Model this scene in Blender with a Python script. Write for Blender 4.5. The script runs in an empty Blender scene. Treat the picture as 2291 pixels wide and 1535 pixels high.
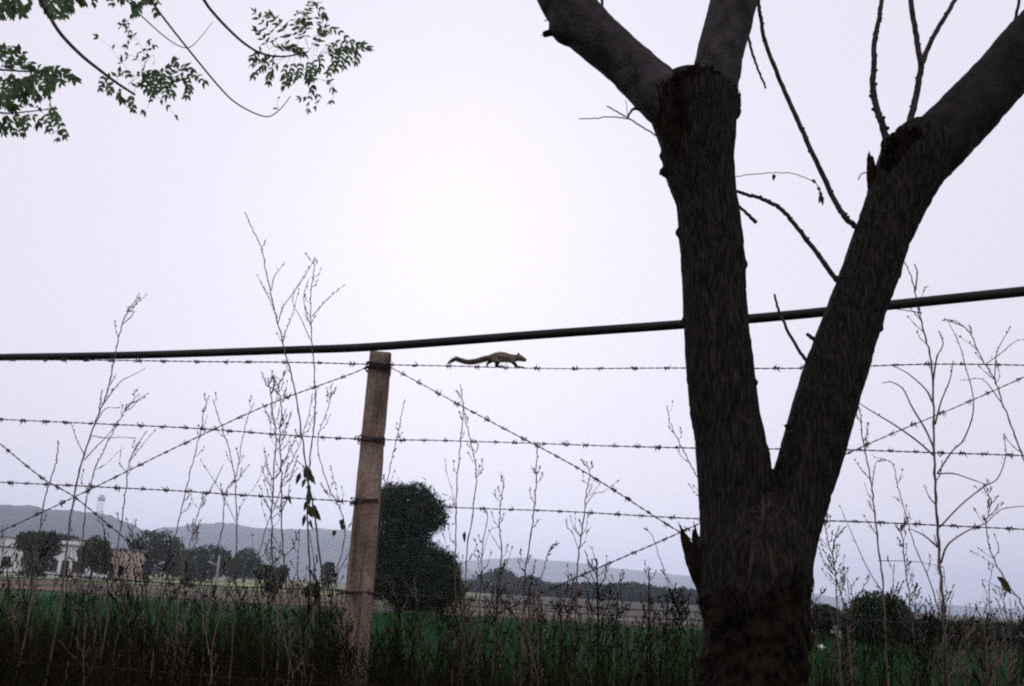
import bpy, bmesh, math, random
import numpy as np
from mathutils import Vector, Matrix

random.seed(7)
RNG = np.random.default_rng(11)
scene = bpy.context.scene
C = scene.collection
rad = math.radians

# ------------------------------------------------------------------ camera
PW, PH, FPX = 2291.0, 1535.0, 2036.0            # photograph size, focal length in its pixels
CAM = Vector((0.0, 0.0, 1.25))
PITCH, ROLL = rad(15.21), rad(3.1)
_r0 = Vector((1, 0, 0)); _u0 = Vector((0, -math.sin(PITCH), math.cos(PITCH)))
FWD = Vector((0, math.cos(PITCH), math.sin(PITCH)))
RGT = _r0 * math.cos(ROLL) + _u0 * math.sin(ROLL)
UPV = -_r0 * math.sin(ROLL) + _u0 * math.cos(ROLL)
cam_data = bpy.data.cameras.new('camera')
cam_data.sensor_width = 36.0
cam_data.lens = 36.0 * FPX / PW
cam_data.clip_start = 0.05
cam_data.clip_end = 20000
cam = bpy.data.objects.new('camera', cam_data)
M3 = Matrix((RGT, UPV, -FWD)).transposed()
cam.matrix_world = Matrix.Translation(CAM) @ M3.to_4x4()
C.objects.link(cam)
scene.camera = cam

# ------------------------------------------------------------------ sky, sun, exposure
SUN_EL, SUN_AZ = rad(24), rad(-4)               # behind thin cloud, in front of the camera
world = bpy.data.worlds.new('World')
scene.world = world
world.use_nodes = True
wn = world.node_tree
wn.nodes.clear()
w_out = wn.nodes.new('ShaderNodeOutputWorld')
w_bg = wn.nodes.new('ShaderNodeBackground')
w_sky = wn.nodes.new('ShaderNodeTexSky')
w_sky.sky_type = 'NISHITA'
w_sky.sun_disc = False
w_sky.sun_elevation = SUN_EL
w_sky.sun_rotation = SUN_AZ
w_sky.air_density = 1.0
w_sky.dust_density = 3.0
w_sky.ozone_density = 1.0
w_hs = wn.nodes.new('ShaderNodeHueSaturation')
w_hs.inputs['Saturation'].default_value = 0.12
w_mix = wn.nodes.new('ShaderNodeMix'); w_mix.data_type = 'RGBA'
w_mix.inputs[0].default_value = 0.965                    # the even overcast share
w_mix.inputs[7].default_value = (8.5, 8.05, 9.1, 1)
w_tint = wn.nodes.new('ShaderNodeMix'); w_tint.data_type = 'RGBA'; w_tint.blend_type = 'MULTIPLY'
w_tint.inputs[0].default_value = 1.0
w_tint.inputs[7].default_value = (1.0, 0.975, 1.05, 1)
wn.links.new(w_sky.outputs[0], w_hs.inputs['Color'])
wn.links.new(w_hs.outputs[0], w_tint.inputs[6])
wn.links.new(w_tint.outputs[2], w_mix.inputs[6])
wn.links.new(w_mix.outputs[2], w_bg.inputs['Color'])
w_bg.inputs['Strength'].default_value = 0.10
wn.links.new(w_bg.outputs[0], w_out.inputs['Surface'])

sun_data = bpy.data.lights.new('sun', 'SUN')
sun_data.energy = 1.2
sun_data.angle = rad(25)
sun_data.color = (1.0, 0.94, 0.88)
sun = bpy.data.objects.new('sun', sun_data)
sdir = Vector((math.sin(SUN_AZ) * math.cos(SUN_EL), math.cos(SUN_AZ) * math.cos(SUN_EL), math.sin(SUN_EL)))
sun.rotation_euler = (-sdir).to_track_quat('-Z', 'Y').to_euler()
C.objects.link(sun)

vs = scene.view_settings
vs.view_transform = 'Standard'
vs.look = 'None'
vs.exposure = 0.0
vs.gamma = 1.0
vs.use_curve_mapping = False
scene.render.engine = 'CYCLES'
scene.cycles.max_bounces = 6
scene.cycles.volume_bounces = 1
scene.cycles.use_denoising = False
scene.cycles.sample_clamp_direct = 1.3
scene.cycles.sample_clamp_indirect = 0.5
scene.cycles.filter_width = 2.1

# ------------------------------------------------------------------ helpers
def ray(px, py):
    return FWD * FPX + RGT * (px - PW / 2) + UPV * (PH / 2 - py)

def at(px, py, Y):
    """the point at distance Y in front of the camera that the photograph shows at px, py"""
    d = ray(px, py)
    return CAM + d * (Y / d.y)

def px2m(p):
    """metres per photograph pixel at the point p"""
    return (p - CAM).dot(FWD) / FPX

FY, FS = 3.2, 0.135
FX = at(815, 1100, FY).x
FDIR = Vector((1, -FS, 0)).normalized()          # along the fence
FNRM = Vector((-FS, -1, 0)).normalized()         # towards the camera

def fat(px, py, off=0.0):
    """the same on the fence's plane, off metres nearer to the camera"""
    d = ray(px, py)
    p0 = Vector((FX, FY, 0)) + FNRM * off
    t = (p0 - CAM).dot(FNRM) / d.dot(FNRM)
    return CAM + d * t

def gat(px, py, z=0.0):
    d = ray(px, py)
    return CAM + d * ((z - CAM.z) / d.z)

def catmull(pts, n=6):
    P = [Vector(p) for p in pts]
    if len(P) < 3:
        return [P[0].lerp(P[-1], i / n) for i in range(n + 1)]
    P = [P[0] * 2 - P[1]] + P + [P[-1] * 2 - P[-2]]
    out = []
    for i in range(1, len(P) - 2):
        a, b, c, d = P[i - 1:i + 3]
        for k in range(n):
            t = k / n
            out.append(0.5 * ((2 * b) + (c - a) * t + (2 * a - 5 * b + 4 * c - d) * t * t + (3 * b - a - 3 * c + d) * t ** 3))
    out.append(P[-2].copy())
    return out

def lerp_list(vals, n):
    x = np.linspace(0, len(vals) - 1, n)
    return list(np.interp(x, range(len(vals)), vals))

class MB:
    def __init__(s):
        s.v = []; s.f = []
    def add(s, v, f):
        b = len(s.v)
        s.v += [tuple(p) for p in v]
        s.f += [tuple(b + i for i in q) for q in f]
    def tube(s, pts, radii, n=8, cap=True):
        pts = [Vector(p) for p in pts]
        m = len(pts)
        if not hasattr(radii, '__len__'):
            radii = [radii] * m
        elif len(radii) != m:
            radii = lerp_list(radii, m)
        nrm = None
        V = []
        for i in range(m):
            t = (pts[min(i + 1, m - 1)] - pts[max(i - 1, 0)])
            if t.length < 1e-9:
                t = Vector((0, 0, 1))
            t.normalize()
            if nrm is None:
                nrm = t.orthogonal().normalized()
            else:
                nrm = nrm - t * nrm.dot(t)
                if nrm.length < 1e-6:
                    nrm = t.orthogonal()
                nrm.normalize()
            bn = t.cross(nrm)
            for k in range(n):
                a = 2 * math.pi * k / n
                V.append(pts[i] + (nrm * math.cos(a) + bn * math.sin(a)) * radii[i])
        F = []
        for i in range(m - 1):
            for k in range(n):
                k2 = (k + 1) % n
                F.append((i * n + k, i * n + k2, (i + 1) * n + k2, (i + 1) * n + k))
        if cap:
            F.append(tuple(reversed(range(n))))
            F.append(tuple(range((m - 1) * n, m * n)))
        s.add(V, F)
        return s
    def box(s, c, size, M=None):
        x, y, z = size[0] / 2, size[1] / 2, size[2] / 2
        V = [Vector((i, j, k)) for i in (-x, x) for j in (-y, y) for k in (-z, z)]
        if M is not None:
            V = [M @ v for v in V]
        V = [v + Vector(c) for v in V]
        s.add(V, [(0, 1, 3, 2), (4, 6, 7, 5), (0, 4, 5, 1), (2, 3, 7, 6), (0, 2, 6, 4), (1, 5, 7, 3)])
        return s
    def ball(s, c, r, nu=8, nv=6, M=None):
        V = [Vector((0, 0, -1))]
        for j in range(1, nv):
            th = math.pi * j / nv
            for i in range(nu):
                a = 2 * math.pi * i / nu
                V.append(Vector((math.sin(th) * math.cos(a), math.sin(th) * math.sin(a), -math.cos(th))))
        V.append(Vector((0, 0, 1)))
        F = []
        for i in range(nu):
            F.append((0, 1 + (i + 1) % nu, 1 + i))
        for j in range(nv - 2):
            for i in range(nu):
                a = 1 + j * nu + i; b = 1 + j * nu + (i + 1) % nu
                F.append((a, b, b + nu, a + nu))
        L = len(V) - 1
        for i in range(nu):
            F.append((L, L - nu + i, L - nu + (i + 1) % nu))
        r = Vector(r) if hasattr(r, '__len__') else Vector((r, r, r))
        V = [Vector((v.x * r.x, v.y * r.y, v.z * r.z)) for v in V]
        if M is not None:
            V = [M @ v for v in V]
        s.add([v + Vector(c) for v in V], F)
        return s
    def leaf(s, base, d, nrm, L, W, fold=0.25, bend=0.15):
        """a pointed leaf blade: base, direction, face normal, length, width"""
        d = Vector(d).normalized()
        side = d.cross(Vector(nrm))
        if side.length < 1e-5:
            side = d.orthogonal()
        side.normalize()
        up = side.cross(d)
        base = Vector(base)
        def P(t, w, h):
            return base + d * (L * t) + side * (W * w) + up * (W * h) - up * (bend * L * t * t)
        V = [P(0, 0, 0), P(.35, .5, fold), P(.4, 0, 0), P(.35, -.5, fold), P(.72, .3, fold * .7), P(.75, 0, 0), P(.72, -.3, fold * .7), P(1, 0, 0)]
        F = [(0, 2, 1), (0, 3, 2), (1, 2, 5, 4), (2, 3, 6, 5), (4, 5, 7), (5, 6, 7)]
        s.add(V, F)
        return s
    def mesh(s, name):
        me = bpy.data.meshes.new(name)
        me.from_pydata(s.v, [], s.f)
        me.update()
        return me
    def build(s, name, mat, parent=None, smooth=True):
        return obj(name, s.mesh(name), mat, parent, smooth)

def obj(name, me, mat, parent=None, smooth=True):
    o = bpy.data.objects.new(name, me)
    if mat is not None and len(me.materials) == 0:
        me.materials.append(mat)
    if smooth:
        me.polygons.foreach_set('use_smooth', [True] * len(me.polygons))
    C.objects.link(o)
    if parent is not None:
        o.parent = parent
        o.matrix_parent_inverse = Matrix.Translation(-parent.location) if parent.type == 'EMPTY' else Matrix.Identity(4)
    return o

def thing(name, label, cat, loc=(0, 0, 0), group=None):
    o = bpy.data.objects.new(name, None)
    o.location = loc
    o.empty_display_size = 0.1
    C.objects.link(o)
    tag(o, label, cat, group)
    return o

def tag(o, label=None, cat=None, group=None, kind=None):
    if label: o['label'] = label
    if cat: o['category'] = cat
    if group: o['group'] = group
    if kind: o['kind'] = kind
    return o

def _hash(ix, iy, iz, seed):
    h = (ix.astype(np.uint32) * np.uint32(374761393) + iy.astype(np.uint32) * np.uint32(668265263)
         + iz.astype(np.uint32) * np.uint32(2147483647) + np.uint32(seed * 974634777 % 4294967291))
    h = (h ^ (h >> np.uint32(13))) * np.uint32(1274126177)
    h = h ^ (h >> np.uint32(16))
    return h.astype(np.float64) / 4294967295.0 * 2 - 1

def vnoise(p, seed=0):
    """value noise in -1..1 for an (n, 3) array"""
    f = np.floor(p); i = f.astype(np.int64); t = p - f
    t = t * t * (3 - 2 * t)
    r = 0
    for dx in (0, 1):
        for dy in (0, 1):
            for dz in (0, 1):
                w = (t[:, 0] if dx else 1 - t[:, 0]) * (t[:, 1] if dy else 1 - t[:, 1]) * (t[:, 2] if dz else 1 - t[:, 2])
                r = r + w * _hash(i[:, 0] + dx, i[:, 1] + dy, i[:, 2] + dz, seed)
    return r

def fbm(p, octv=4, seed=0):
    r = 0; a = 1.0; s = 0
    for k in range(octv):
        r = r + a * vnoise(p * 2 ** k, seed + k); s += a; a *= 0.5
    return r / s

def get_co(me):
    a = np.empty(len(me.vertices) * 3); me.vertices.foreach_get('co', a); return a.reshape(-1, 3)
def get_no(me):
    a = np.empty(len(me.vertices) * 3); me.vertices.foreach_get('normal', a); return a.reshape(-1, 3)
def set_co(me, a):
    me.vertices.foreach_set('co', a.reshape(-1)); me.update()

def remeshed(mb, voxel, smooth_it=4, smooth_f=0.5):
    """join overlapping closed shapes into one continuous surface"""
    me = mb.mesh('raw')
    o = bpy.data.objects.new('raw', me)
    C.objects.link(o)
    m = o.modifiers.new('r', 'REMESH'); m.mode = 'VOXEL'; m.voxel_size = voxel
    if smooth_it:
        sm = o.modifiers.new('s', 'SMOOTH'); sm.iterations = smooth_it; sm.factor = smooth_f
    dg = bpy.context.evaluated_depsgraph_get()
    out = bpy.data.meshes.new_from_object(o.evaluated_get(dg))
    bpy.data.objects.remove(o); bpy.data.meshes.remove(me)
    return out

# ------------------------------------------------------------------ materials
def mat(name, c1, c2=None, scale=8.0, rough=0.85, bump=0.0, bscale=None, stretch=(1, 1, 1), spec=0.2,
        detail=5.0, lo=0.35, hi=0.65, trans=0.0, metal=0.0, attr=None, dist=0.01):
    m = bpy.data.materials.new(name)
    m.use_nodes = True
    nt = m.node_tree
    b = nt.nodes['Principled BSDF']
    b.inputs['Roughness'].default_value = rough
    b.inputs['Specular IOR Level'].default_value = spec
    b.inputs['Metallic'].default_value = metal
    tc = nt.nodes.new('ShaderNodeTexCoord')
    mp = nt.nodes.new('ShaderNodeMapping')
    mp.inputs['Scale'].default_value = stretch
    nt.links.new(tc.outputs['Object'], mp.inputs[0])
    col = None
    if c2 is not None:
        nz = nt.nodes.new('ShaderNodeTexNoise')
        nz.inputs['Scale'].default_value = scale
        nz.inputs['Detail'].default_value = detail
        nt.links.new(mp.outputs[0], nz.inputs['Vector'])
        rp = nt.nodes.new('ShaderNodeValToRGB')
        rp.color_ramp.elements[0].position = lo; rp.color_ramp.elements[1].position = hi
        rp.color_ramp.elements[0].color = (*c1, 1); rp.color_ramp.elements[1].color = (*c2, 1)
        nt.links.new(nz.outputs['Fac'], rp.inputs[0])
        nt.links.new(rp.outputs[0], b.inputs['Base Color'])
        col = rp.outputs[0]
    else:
        b.inputs['Base Color'].default_value = (*c1, 1)
    if attr:
        at_ = nt.nodes.new('ShaderNodeVertexColor'); at_.layer_name = attr
        if col is not None:
            mx = nt.nodes.new('ShaderNodeMix'); mx.data_type = 'RGBA'; mx.blend_type = 'MULTIPLY'
            mx.inputs[0].default_value = 1
            nt.links.new(at_.outputs[0], mx.inputs[6]); nt.links.new(col, mx.inputs[7])
            col = mx.outputs[2]
        else:
            col = at_.outputs[0]
        nt.links.new(col, b.inputs['Base Color'])
    if bump:
        n2 = nt.nodes.new('ShaderNodeTexNoise')
        n2.inputs['Scale'].default_value = bscale or scale * 3
        n2.inputs['Detail'].default_value = 6
        nt.links.new(mp.outputs[0], n2.inputs['Vector'])
        bp = nt.nodes.new('ShaderNodeBump')
        bp.inputs['Strength'].default_value = bump
        bp.inputs['Distance'].default_value = dist
        nt.links.new(n2.outputs['Fac'], bp.inputs['Height'])
        nt.links.new(bp.outputs[0], b.inputs['Normal'])
    if trans:
        tr = nt.nodes.new('ShaderNodeBsdfTranslucent')
        if col is not None:
            nt.links.new(col, tr.inputs['Color'])
        else:
            tr.inputs['Color'].default_value = (*c1, 1)
        ms = nt.nodes.new('ShaderNodeMixShader'); ms.inputs[0].default_value = trans
        out = nt.nodes['Material Output']
        nt.links.new(b.outputs[0], ms.inputs[1]); nt.links.new(tr.outputs[0], ms.inputs[2])
        nt.links.new(ms.outputs[0], out.inputs['Surface'])
    return m

M = {}
M['bark'] = mat('rough_bark', (0.011, 0.0095, 0.009), (0.052, 0.043, 0.037), scale=170, stretch=(1, 1, 0.15), bump=1.0, bscale=95, rough=0.97, spec=0.06, dist=0.012, lo=0.42, hi=0.78, detail=4)
M['limb'] = mat('smooth_grey_bark', (0.024, 0.021, 0.022), (0.078, 0.070, 0.073), scale=24, bump=0.9, bscale=120, rough=0.95, spec=0.08, dist=0.006, detail=9, lo=.3, hi=.72)
M['limb_dark'] = mat('dark_limb_bark', (0.010, 0.009, 0.008), (0.028, 0.024, 0.022), scale=16, bump=0.6, bscale=60, rough=0.95, spec=0.08, dist=0.006)
M['collar'] = mat('torn_bark', (0.006, 0.005, 0.004), (0.022, 0.016, 0.011), scale=30, bump=0.9, bscale=60, rough=1, spec=0.05)
M['wood'] = mat('torn_wood', (0.022, 0.014, 0.010), (0.085, 0.050, 0.034), scale=34, stretch=(1, 1, .2), bump=0.5, rough=0.95)
M['twig'] = mat('twig_bark', (0.022, 0.018, 0.017), (0.06, 0.05, 0.048), scale=40, rough=0.9)
M['palefibre'] = mat('pale_dry_twig', (0.20, 0.17, 0.17), (0.3, 0.26, 0.25), scale=30, rough=0.9)
M['leaf'] = mat('leaf_green', (0.030, 0.068, 0.022), (0.085, 0.140, 0.045), scale=7, rough=0.55, spec=0.35, trans=0.38)
M['dryleaf'] = mat('dry_leaf', (0.03, 0.03, 0.014), (0.09, 0.08, 0.035), scale=16, rough=0.8, trans=0.15)
M['concrete'] = mat('weathered_concrete', (0.265, 0.195, 0.150), (0.430, 0.325, 0.255), scale=16, bump=0.6, bscale=90, rough=0.95, spec=0.15, stretch=(1, 1, .6), dist=0.006)
def concrete():
    m = M['concrete']; nt = m.node_tree; b = nt.nodes['Principled BSDF']
    src = b.inputs['Base Color'].links[0].from_socket
    tc = nt.nodes.new('ShaderNodeTexCoord')
    def layer(prev, scale, stretch, lo, hi, dark):
        mp = nt.nodes.new('ShaderNodeMapping'); mp.inputs['Scale'].default_value = stretch
        nt.links.new(tc.outputs['Object'], mp.inputs[0])
        nz = nt.nodes.new('ShaderNodeTexNoise'); nz.inputs['Scale'].default_value = scale; nz.inputs['Detail'].default_value = 4
        nt.links.new(mp.outputs[0], nz.inputs['Vector'])
        rp = nt.nodes.new('ShaderNodeValToRGB')
        rp.color_ramp.elements[0].position = lo; rp.color_ramp.elements[1].position = hi
        rp.color_ramp.elements[0].color = (*dark, 1); rp.color_ramp.elements[1].color = (1, 1, 1, 1)
        nt.links.new(nz.outputs['Fac'], rp.inputs[0])
        mx = nt.nodes.new('ShaderNodeMix'); mx.data_type = 'RGBA'; mx.blend_type = 'MULTIPLY'; mx.inputs[0].default_value = 1
        nt.links.new(prev, mx.inputs[6]); nt.links.new(rp.outputs[0], mx.inputs[7])
        return mx.outputs[2]
    c = layer(src, 150, (1, 1, .7), .34, .62, (.58, .56, .54))        # sand grain and pores
    c = layer(c, 22, (1, 1, .10), .38, .50, (.42, .40, .38))           # damp vertical streaks
    c = layer(c, 6, (1, 1, .5), .40, .58, (.52, .50, .47))              # broad weathering
    nt.links.new(c, b.inputs['Base Color'])
concrete()
M['wire'] = mat('rusted_wire', (0.030, 0.024, 0.027), (0.085, 0.068, 0.070), scale=60, rough=0.75, metal=0.2)
M['pipe'] = mat('black_polythene', (0.006, 0.006, 0.007), (0.013, 0.012, 0.013), scale=12, rough=0.55, spec=0.3, bump=0.08, bscale=25)
M['weed'] = mat('dry_weed', (0.070, 0.052, 0.045), (0.21, 0.155, 0.130), scale=10, rough=0.9)
M['weedred'] = mat('reddish_dry_weed', (0.070, 0.040, 0.030), (0.17, 0.105, 0.072), scale=10, rough=0.9)
M['grass'] = mat('dry_grass', (0.005, 0.006, 0.003), (0.030, 0.024, 0.010), scale=9, rough=1.0, spec=0.02, trans=0.08)
M['crop'] = mat('young_crop', (0.008, 0.042, 0.011), (0.032, 0.115, 0.028), scale=0.5, rough=0.9, spec=0.05, trans=0.2)
M['ground'] = mat('field_soil', (0.045, 0.042, 0.022), (0.085, 0.072, 0.035), scale=0.12, rough=1, bump=0.3)
M['cropsheet'] = mat('crop_sheet', (0.007, 0.022, 0.008), (0.014, 0.045, 0.014), scale=0.5, rough=1, bump=0.6, bscale=6)
M['soil'] = mat('bare_soil', (0.018, 0.019, 0.011), (0.15, 0.070, 0.030), scale=0.16, rough=1, bump=0.4, lo=.48, hi=.66)
M['pale'] = mat('pale_stubble', (0.03, 0.026, 0.02), (0.34, 0.29, 0.25), scale=1.1, rough=1, lo=.52, hi=.66)
M['yellow'] = mat('mustard_field', (0.05, 0.065, 0.03), (0.28, 0.31, 0.12), scale=0.09, rough=1, lo=.42, hi=.66)
M['fallow'] = mat('fallow_field', (0.020, 0.017, 0.015), (0.048, 0.038, 0.033), scale=0.12, rough=1)
M['hill'] = mat('haze_tinted_forest', (0.020, 0.030, 0.036), (0.050, 0.060, 0.066), scale=0.012, rough=1, bump=0.8, bscale=0.06, dist=4)  # forest green shifted to blue, some of the haze put into the colour
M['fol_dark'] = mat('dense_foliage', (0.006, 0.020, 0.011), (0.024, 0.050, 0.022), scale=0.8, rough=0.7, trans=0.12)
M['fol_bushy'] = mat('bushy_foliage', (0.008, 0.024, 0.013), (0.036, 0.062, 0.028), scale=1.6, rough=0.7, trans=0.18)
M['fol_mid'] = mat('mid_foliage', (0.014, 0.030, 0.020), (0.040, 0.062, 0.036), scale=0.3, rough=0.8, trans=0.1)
M['fol_olive'] = mat('olive_foliage', (0.022, 0.028, 0.012), (0.060, 0.066, 0.030), scale=0.3, rough=0.8, trans=0.1)
M['trunk_far'] = mat('far_trunk', (0.02, 0.016, 0.012), (0.05, 0.04, 0.03), scale=3, rough=1)
M['whitewash'] = mat('whitewash', (0.70, 0.75, 0.75), (0.84, 0.87, 0.87), scale=0.6, rough=0.95)
M['pinkwash'] = mat('pink_plaster', (0.40, 0.30, 0.27), (0.58, 0.45, 0.41), scale=0.7, rough=0.95)
M['roofgrey'] = mat('grey_roof', (0.16, 0.15, 0.15), (0.27, 0.25, 0.24), scale=1.2, rough=0.9)
M['opening'] = mat('dark_opening', (0.014, 0.014, 0.016), rough=0.5)
M['door'] = mat('painted_door', (0.05, 0.035, 0.03), (0.08, 0.055, 0.045), scale=3)
M['steel'] = mat('galvanised_steel', (0.22, 0.22, 0.25), (0.32, 0.32, 0.35), scale=2, rough=0.6)
M['polewhite'] = mat('pale_concrete_pole', (0.35, 0.33, 0.30), (0.48, 0.45, 0.42), scale=2)
M['plastic'] = mat('white_plastic', (0.78, 0.76, 0.74), (0.86, 0.85, 0.84), scale=9, rough=0.5)
M['fur'] = mat('squirrel_fur', (0.75, 0.75, 0.75), (1.15, 1.1, 1.05), scale=140, rough=0.95, spec=0.1, attr='coat', bump=0.4, bscale=400, dist=0.002)
M['claw'] = mat('dark_claw', (0.02, 0.016, 0.015))
M['eye'] = mat('eye', (0.004, 0.004, 0.004), rough=0.1, spec=0.6)

# ------------------------------------------------------------------ ground and fields
def sheet(name, pts, z, m, kind='structure', sub=0):
    me = bpy.data.meshes.new(name)
    me.from_pydata([(x, y, z) for x, y in pts], [], [tuple(range(len(pts)))])
    o = obj(name, me, m, smooth=False)
    o['kind'] = kind
    return o

def gx(px, py):
    p = gat(px, py); return (p.x, p.y)

sheet('ground', [(-9000, -300), (9000, -300), (9000, 9000), (-9000, 9000)], 0.0, M['ground'])
sheet('crop_field', [(-60, 5.5), (60, 5.5), (60, 34), (14, 37), (-6, 44), (-60, 52)], 0.02, M['cropsheet'])
sheet('bare_soil_strip', [(-70, 53), (-6, 45), (14, 38.4), (60, 35.5), (60, 45), (14, 50), (-10, 64), (-70, 84)], 0.03, M['soil'])
sheet('field_path', [(2, 51), (16, 47), (60, 42), (60, 47), (16, 55), (2, 60)], 0.05, M['pale'])
sheet('far_field', [(-400, 98), (-60, 92), (-12, 84), (-4, 90), (0, 420), (-400, 420)], 0.05, M['yellow'])
sheet('fallow_field', [(-2, 66), (20, 58), (120, 50), (300, 130), (300, 420), (1, 420), (-2, 95)], 0.045, M['fallow'])

# ------------------------------------------------------------------ hills
def hill(name, ridge, Y, depth, m, seed, label):
    """ridge: photograph pixels of the skyline; a real ridge Y metres away that falls off on both sides"""
    R = catmull([at(x, y, Y) for x, y in ridge], 36)
    nu, nv = len(R), 26
    V = []; F = []
    for i, p in enumerate(R):
        for j in range(nv):
            t = j / (nv - 1) * 2 - 1
            h = (math.cos(t * math.pi) * 0.5 + 0.5)
            V.append((p.x * (1 + t * depth / Y), p.y + t * depth, -2 + (p.z + 2) * h))
    V = np.array(V)
    k = np.clip((V[:, 2] + 2) / max(p.z for p in R), 0, 1)
    n = fbm(V * np.array([1 / 140, 1 / 220, 1 / 90]), 5, seed)
    n2 = fbm(V / 22, 3, seed + 9)
    V[:, 2] += (n * 9 + n2 * 6.0) * k
    for i in range(nu - 1):
        for j in range(nv - 1):
            a = i * nv + j
            F.append((a, a + nv, a + nv + 1, a + 1))
    me = bpy.data.meshes.new(name)
    me.from_pydata([tuple(v) for v in V], [], F)
    o = obj(name, me, m)
    tag(o, kind='structure'); o['label'] = label
    return o

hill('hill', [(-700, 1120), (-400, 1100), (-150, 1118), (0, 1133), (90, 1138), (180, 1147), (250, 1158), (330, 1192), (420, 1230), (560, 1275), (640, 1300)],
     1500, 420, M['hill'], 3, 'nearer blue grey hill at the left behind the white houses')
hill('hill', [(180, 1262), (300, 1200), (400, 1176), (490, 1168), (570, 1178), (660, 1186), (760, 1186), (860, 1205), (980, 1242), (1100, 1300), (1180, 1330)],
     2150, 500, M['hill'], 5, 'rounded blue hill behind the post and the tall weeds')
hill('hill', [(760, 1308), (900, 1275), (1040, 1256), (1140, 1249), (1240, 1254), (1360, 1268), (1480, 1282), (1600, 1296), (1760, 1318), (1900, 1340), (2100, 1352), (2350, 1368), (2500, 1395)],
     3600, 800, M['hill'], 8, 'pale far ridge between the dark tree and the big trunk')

# ------------------------------------------------------------------ far trees
def far_tree(label, px, top, base_Y, wpx, m, n, leaf, lobes=None, wisp=.08, cat='tree', name='tree', group=None, seed=0, aspect=0.4, ground=0.0, low=0.12, gap=-0.30):
    rng = np.random.default_rng(seed + 100)
    base = at(px, top, base_Y); H = base.z - ground
    base = Vector((base.x, base_Y, ground))
    s = (base_Y / math.cos(PITCH)) / FPX * 1.0
    W = wpx * s
    t = thing(name, label, cat, base, group)
    tr = MB()
    lean = rng.normal(0, .03, 2)
    tr.tube([base + Vector((0, 0, -.1)), base + Vector((lean[0] * H, lean[1] * H, H * .3)), base + Vector((lean[0] * H, lean[1] * H, H * .62))], [H * .035, H * .028, H * .012], 7)
    for k in range(4):
        a = rng.uniform(0, 6.28)
        p0 = base + Vector((0, 0, H * rng.uniform(.2, .4)))
        tr.tube([p0, p0 + Vector((math.cos(a) * W * .2, math.sin(a) * W * .2, H * .2)), p0 + Vector((math.cos(a) * W * .3, math.sin(a) * W * .3, H * .38))], [H * .016, H * .01, H * .004], 5)
    tr.build('trunk', M['trunk_far'], t)
    if lobes is None:
        lobes = []
        for k in range(9):
            a = rng.uniform(0, 6.28); rr = rng.uniform(.1, .32) * W
            z = rng.uniform(low + .18, .82) * H
            sh = 1 - abs(z / H - .55) * .9
            lobes.append((math.cos(a) * rr * sh, math.sin(a) * rr * sh, z, W * rng.uniform(.2, .3), H * rng.uniform(.13, .22)))
        lobes.append((0, 0, H * .8, W * .24, H * .2))
    else:                                   # lobes in photograph pixels: x, y, half width, half height
        L = []
        for (lx, ly, lw, lh) in lobes:
            p = at(lx, ly, base_Y)
            L.append((p.x - base.x, rng.uniform(-.3, .3) * W * .3, p.z - ground, lw * s, lh * s))
        lobes = L
    wts = np.array([l[3] * l[4] for l in lobes]); wts /= wts.sum()
    which = rng.choice(len(lobes), n, p=wts)
    u = rng.normal(size=(n, 3)); u /= np.linalg.norm(u, axis=1)[:, None]
    r = rng.uniform(0.25, 1.0, n) ** 0.45 * (1 + rng.normal(0, wisp, n))
    r = r * (1 + 2.0 * wisp * vnoise(u * 2.6 + which[:, None] * 7.3, seed + 2))
    Lb = np.array(lobes)[which]
    P = np.stack([Lb[:, 0] + u[:, 0] * r * Lb[:, 3], Lb[:, 1] + u[:, 1] * r * Lb[:, 3], Lb[:, 2] + u[:, 2] * r * Lb[:, 4]], 1)
    cl = fbm(P / (W * .12), 2, seed)                       # ragged clumps and gaps
    P = P[cl > gap]
    k = len(P)
    d = rng.normal(size=(k, 3)) + np.array([0, 0, .35]); d /= np.linalg.norm(d, axis=1)[:, None]
    q = rng.normal(size=(k, 3)); q -= d * (q * d).sum(1)[:, None]; q /= np.linalg.norm(q, axis=1)[:, None]
    ls = leaf * rng.uniform(.6, 1.4, k)[:, None]
    P = P + np.array(base)
    V = np.stack([P - d * ls * .5, P + q * ls * aspect * .5, P + d * ls * .5, P - q * ls * aspect * .5], 1).reshape(-1, 3)
    F = np.arange(k * 4).reshape(-1, 4)
    me = bpy.data.meshes.new('crown')
    me.from_pydata(V.tolist(), [], F.tolist())
    obj('crown', me, m, t, smooth=False)
    return t

far_tree('dense dark green bushy tree right behind the concrete post', 915, 1088, 42, 190, M['fol_bushy'], 60000, .30,
         lobes=[(905, 1140, 78, 55), (870, 1120, 45, 38), (946, 1152, 44, 42), (930, 1110, 40, 26), (972, 1160, 26, 28), (892, 1212, 62, 58), (928, 1204, 30, 32), (955, 1250, 52, 36), (1000, 1268, 26, 32),
                (985, 1295, 42, 50), (940, 1300, 60, 50), (885, 1275, 60, 60), (855, 1180, 40, 60), (840, 1290, 50, 50), (1005, 1310, 26, 36), (930, 1330, 80, 40), (880, 1180, 50, 50), (985, 1330, 46, 34)], seed=1, aspect=.13, gap=-.27, wisp=.16)
far_tree('rounded dark bush standing up from the hedge at right', 1965, 1325, 30, 150, M['fol_dark'], 16000, .12,
         lobes=[(1965, 1372, 62, 44), (1930, 1392, 46, 36), (2005, 1395, 44, 34), (1965, 1410, 80, 34), (2030, 1412, 34, 24)], cat='bush', name='bush', seed=2, aspect=.4, gap=-.8, wisp=.05)
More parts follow.
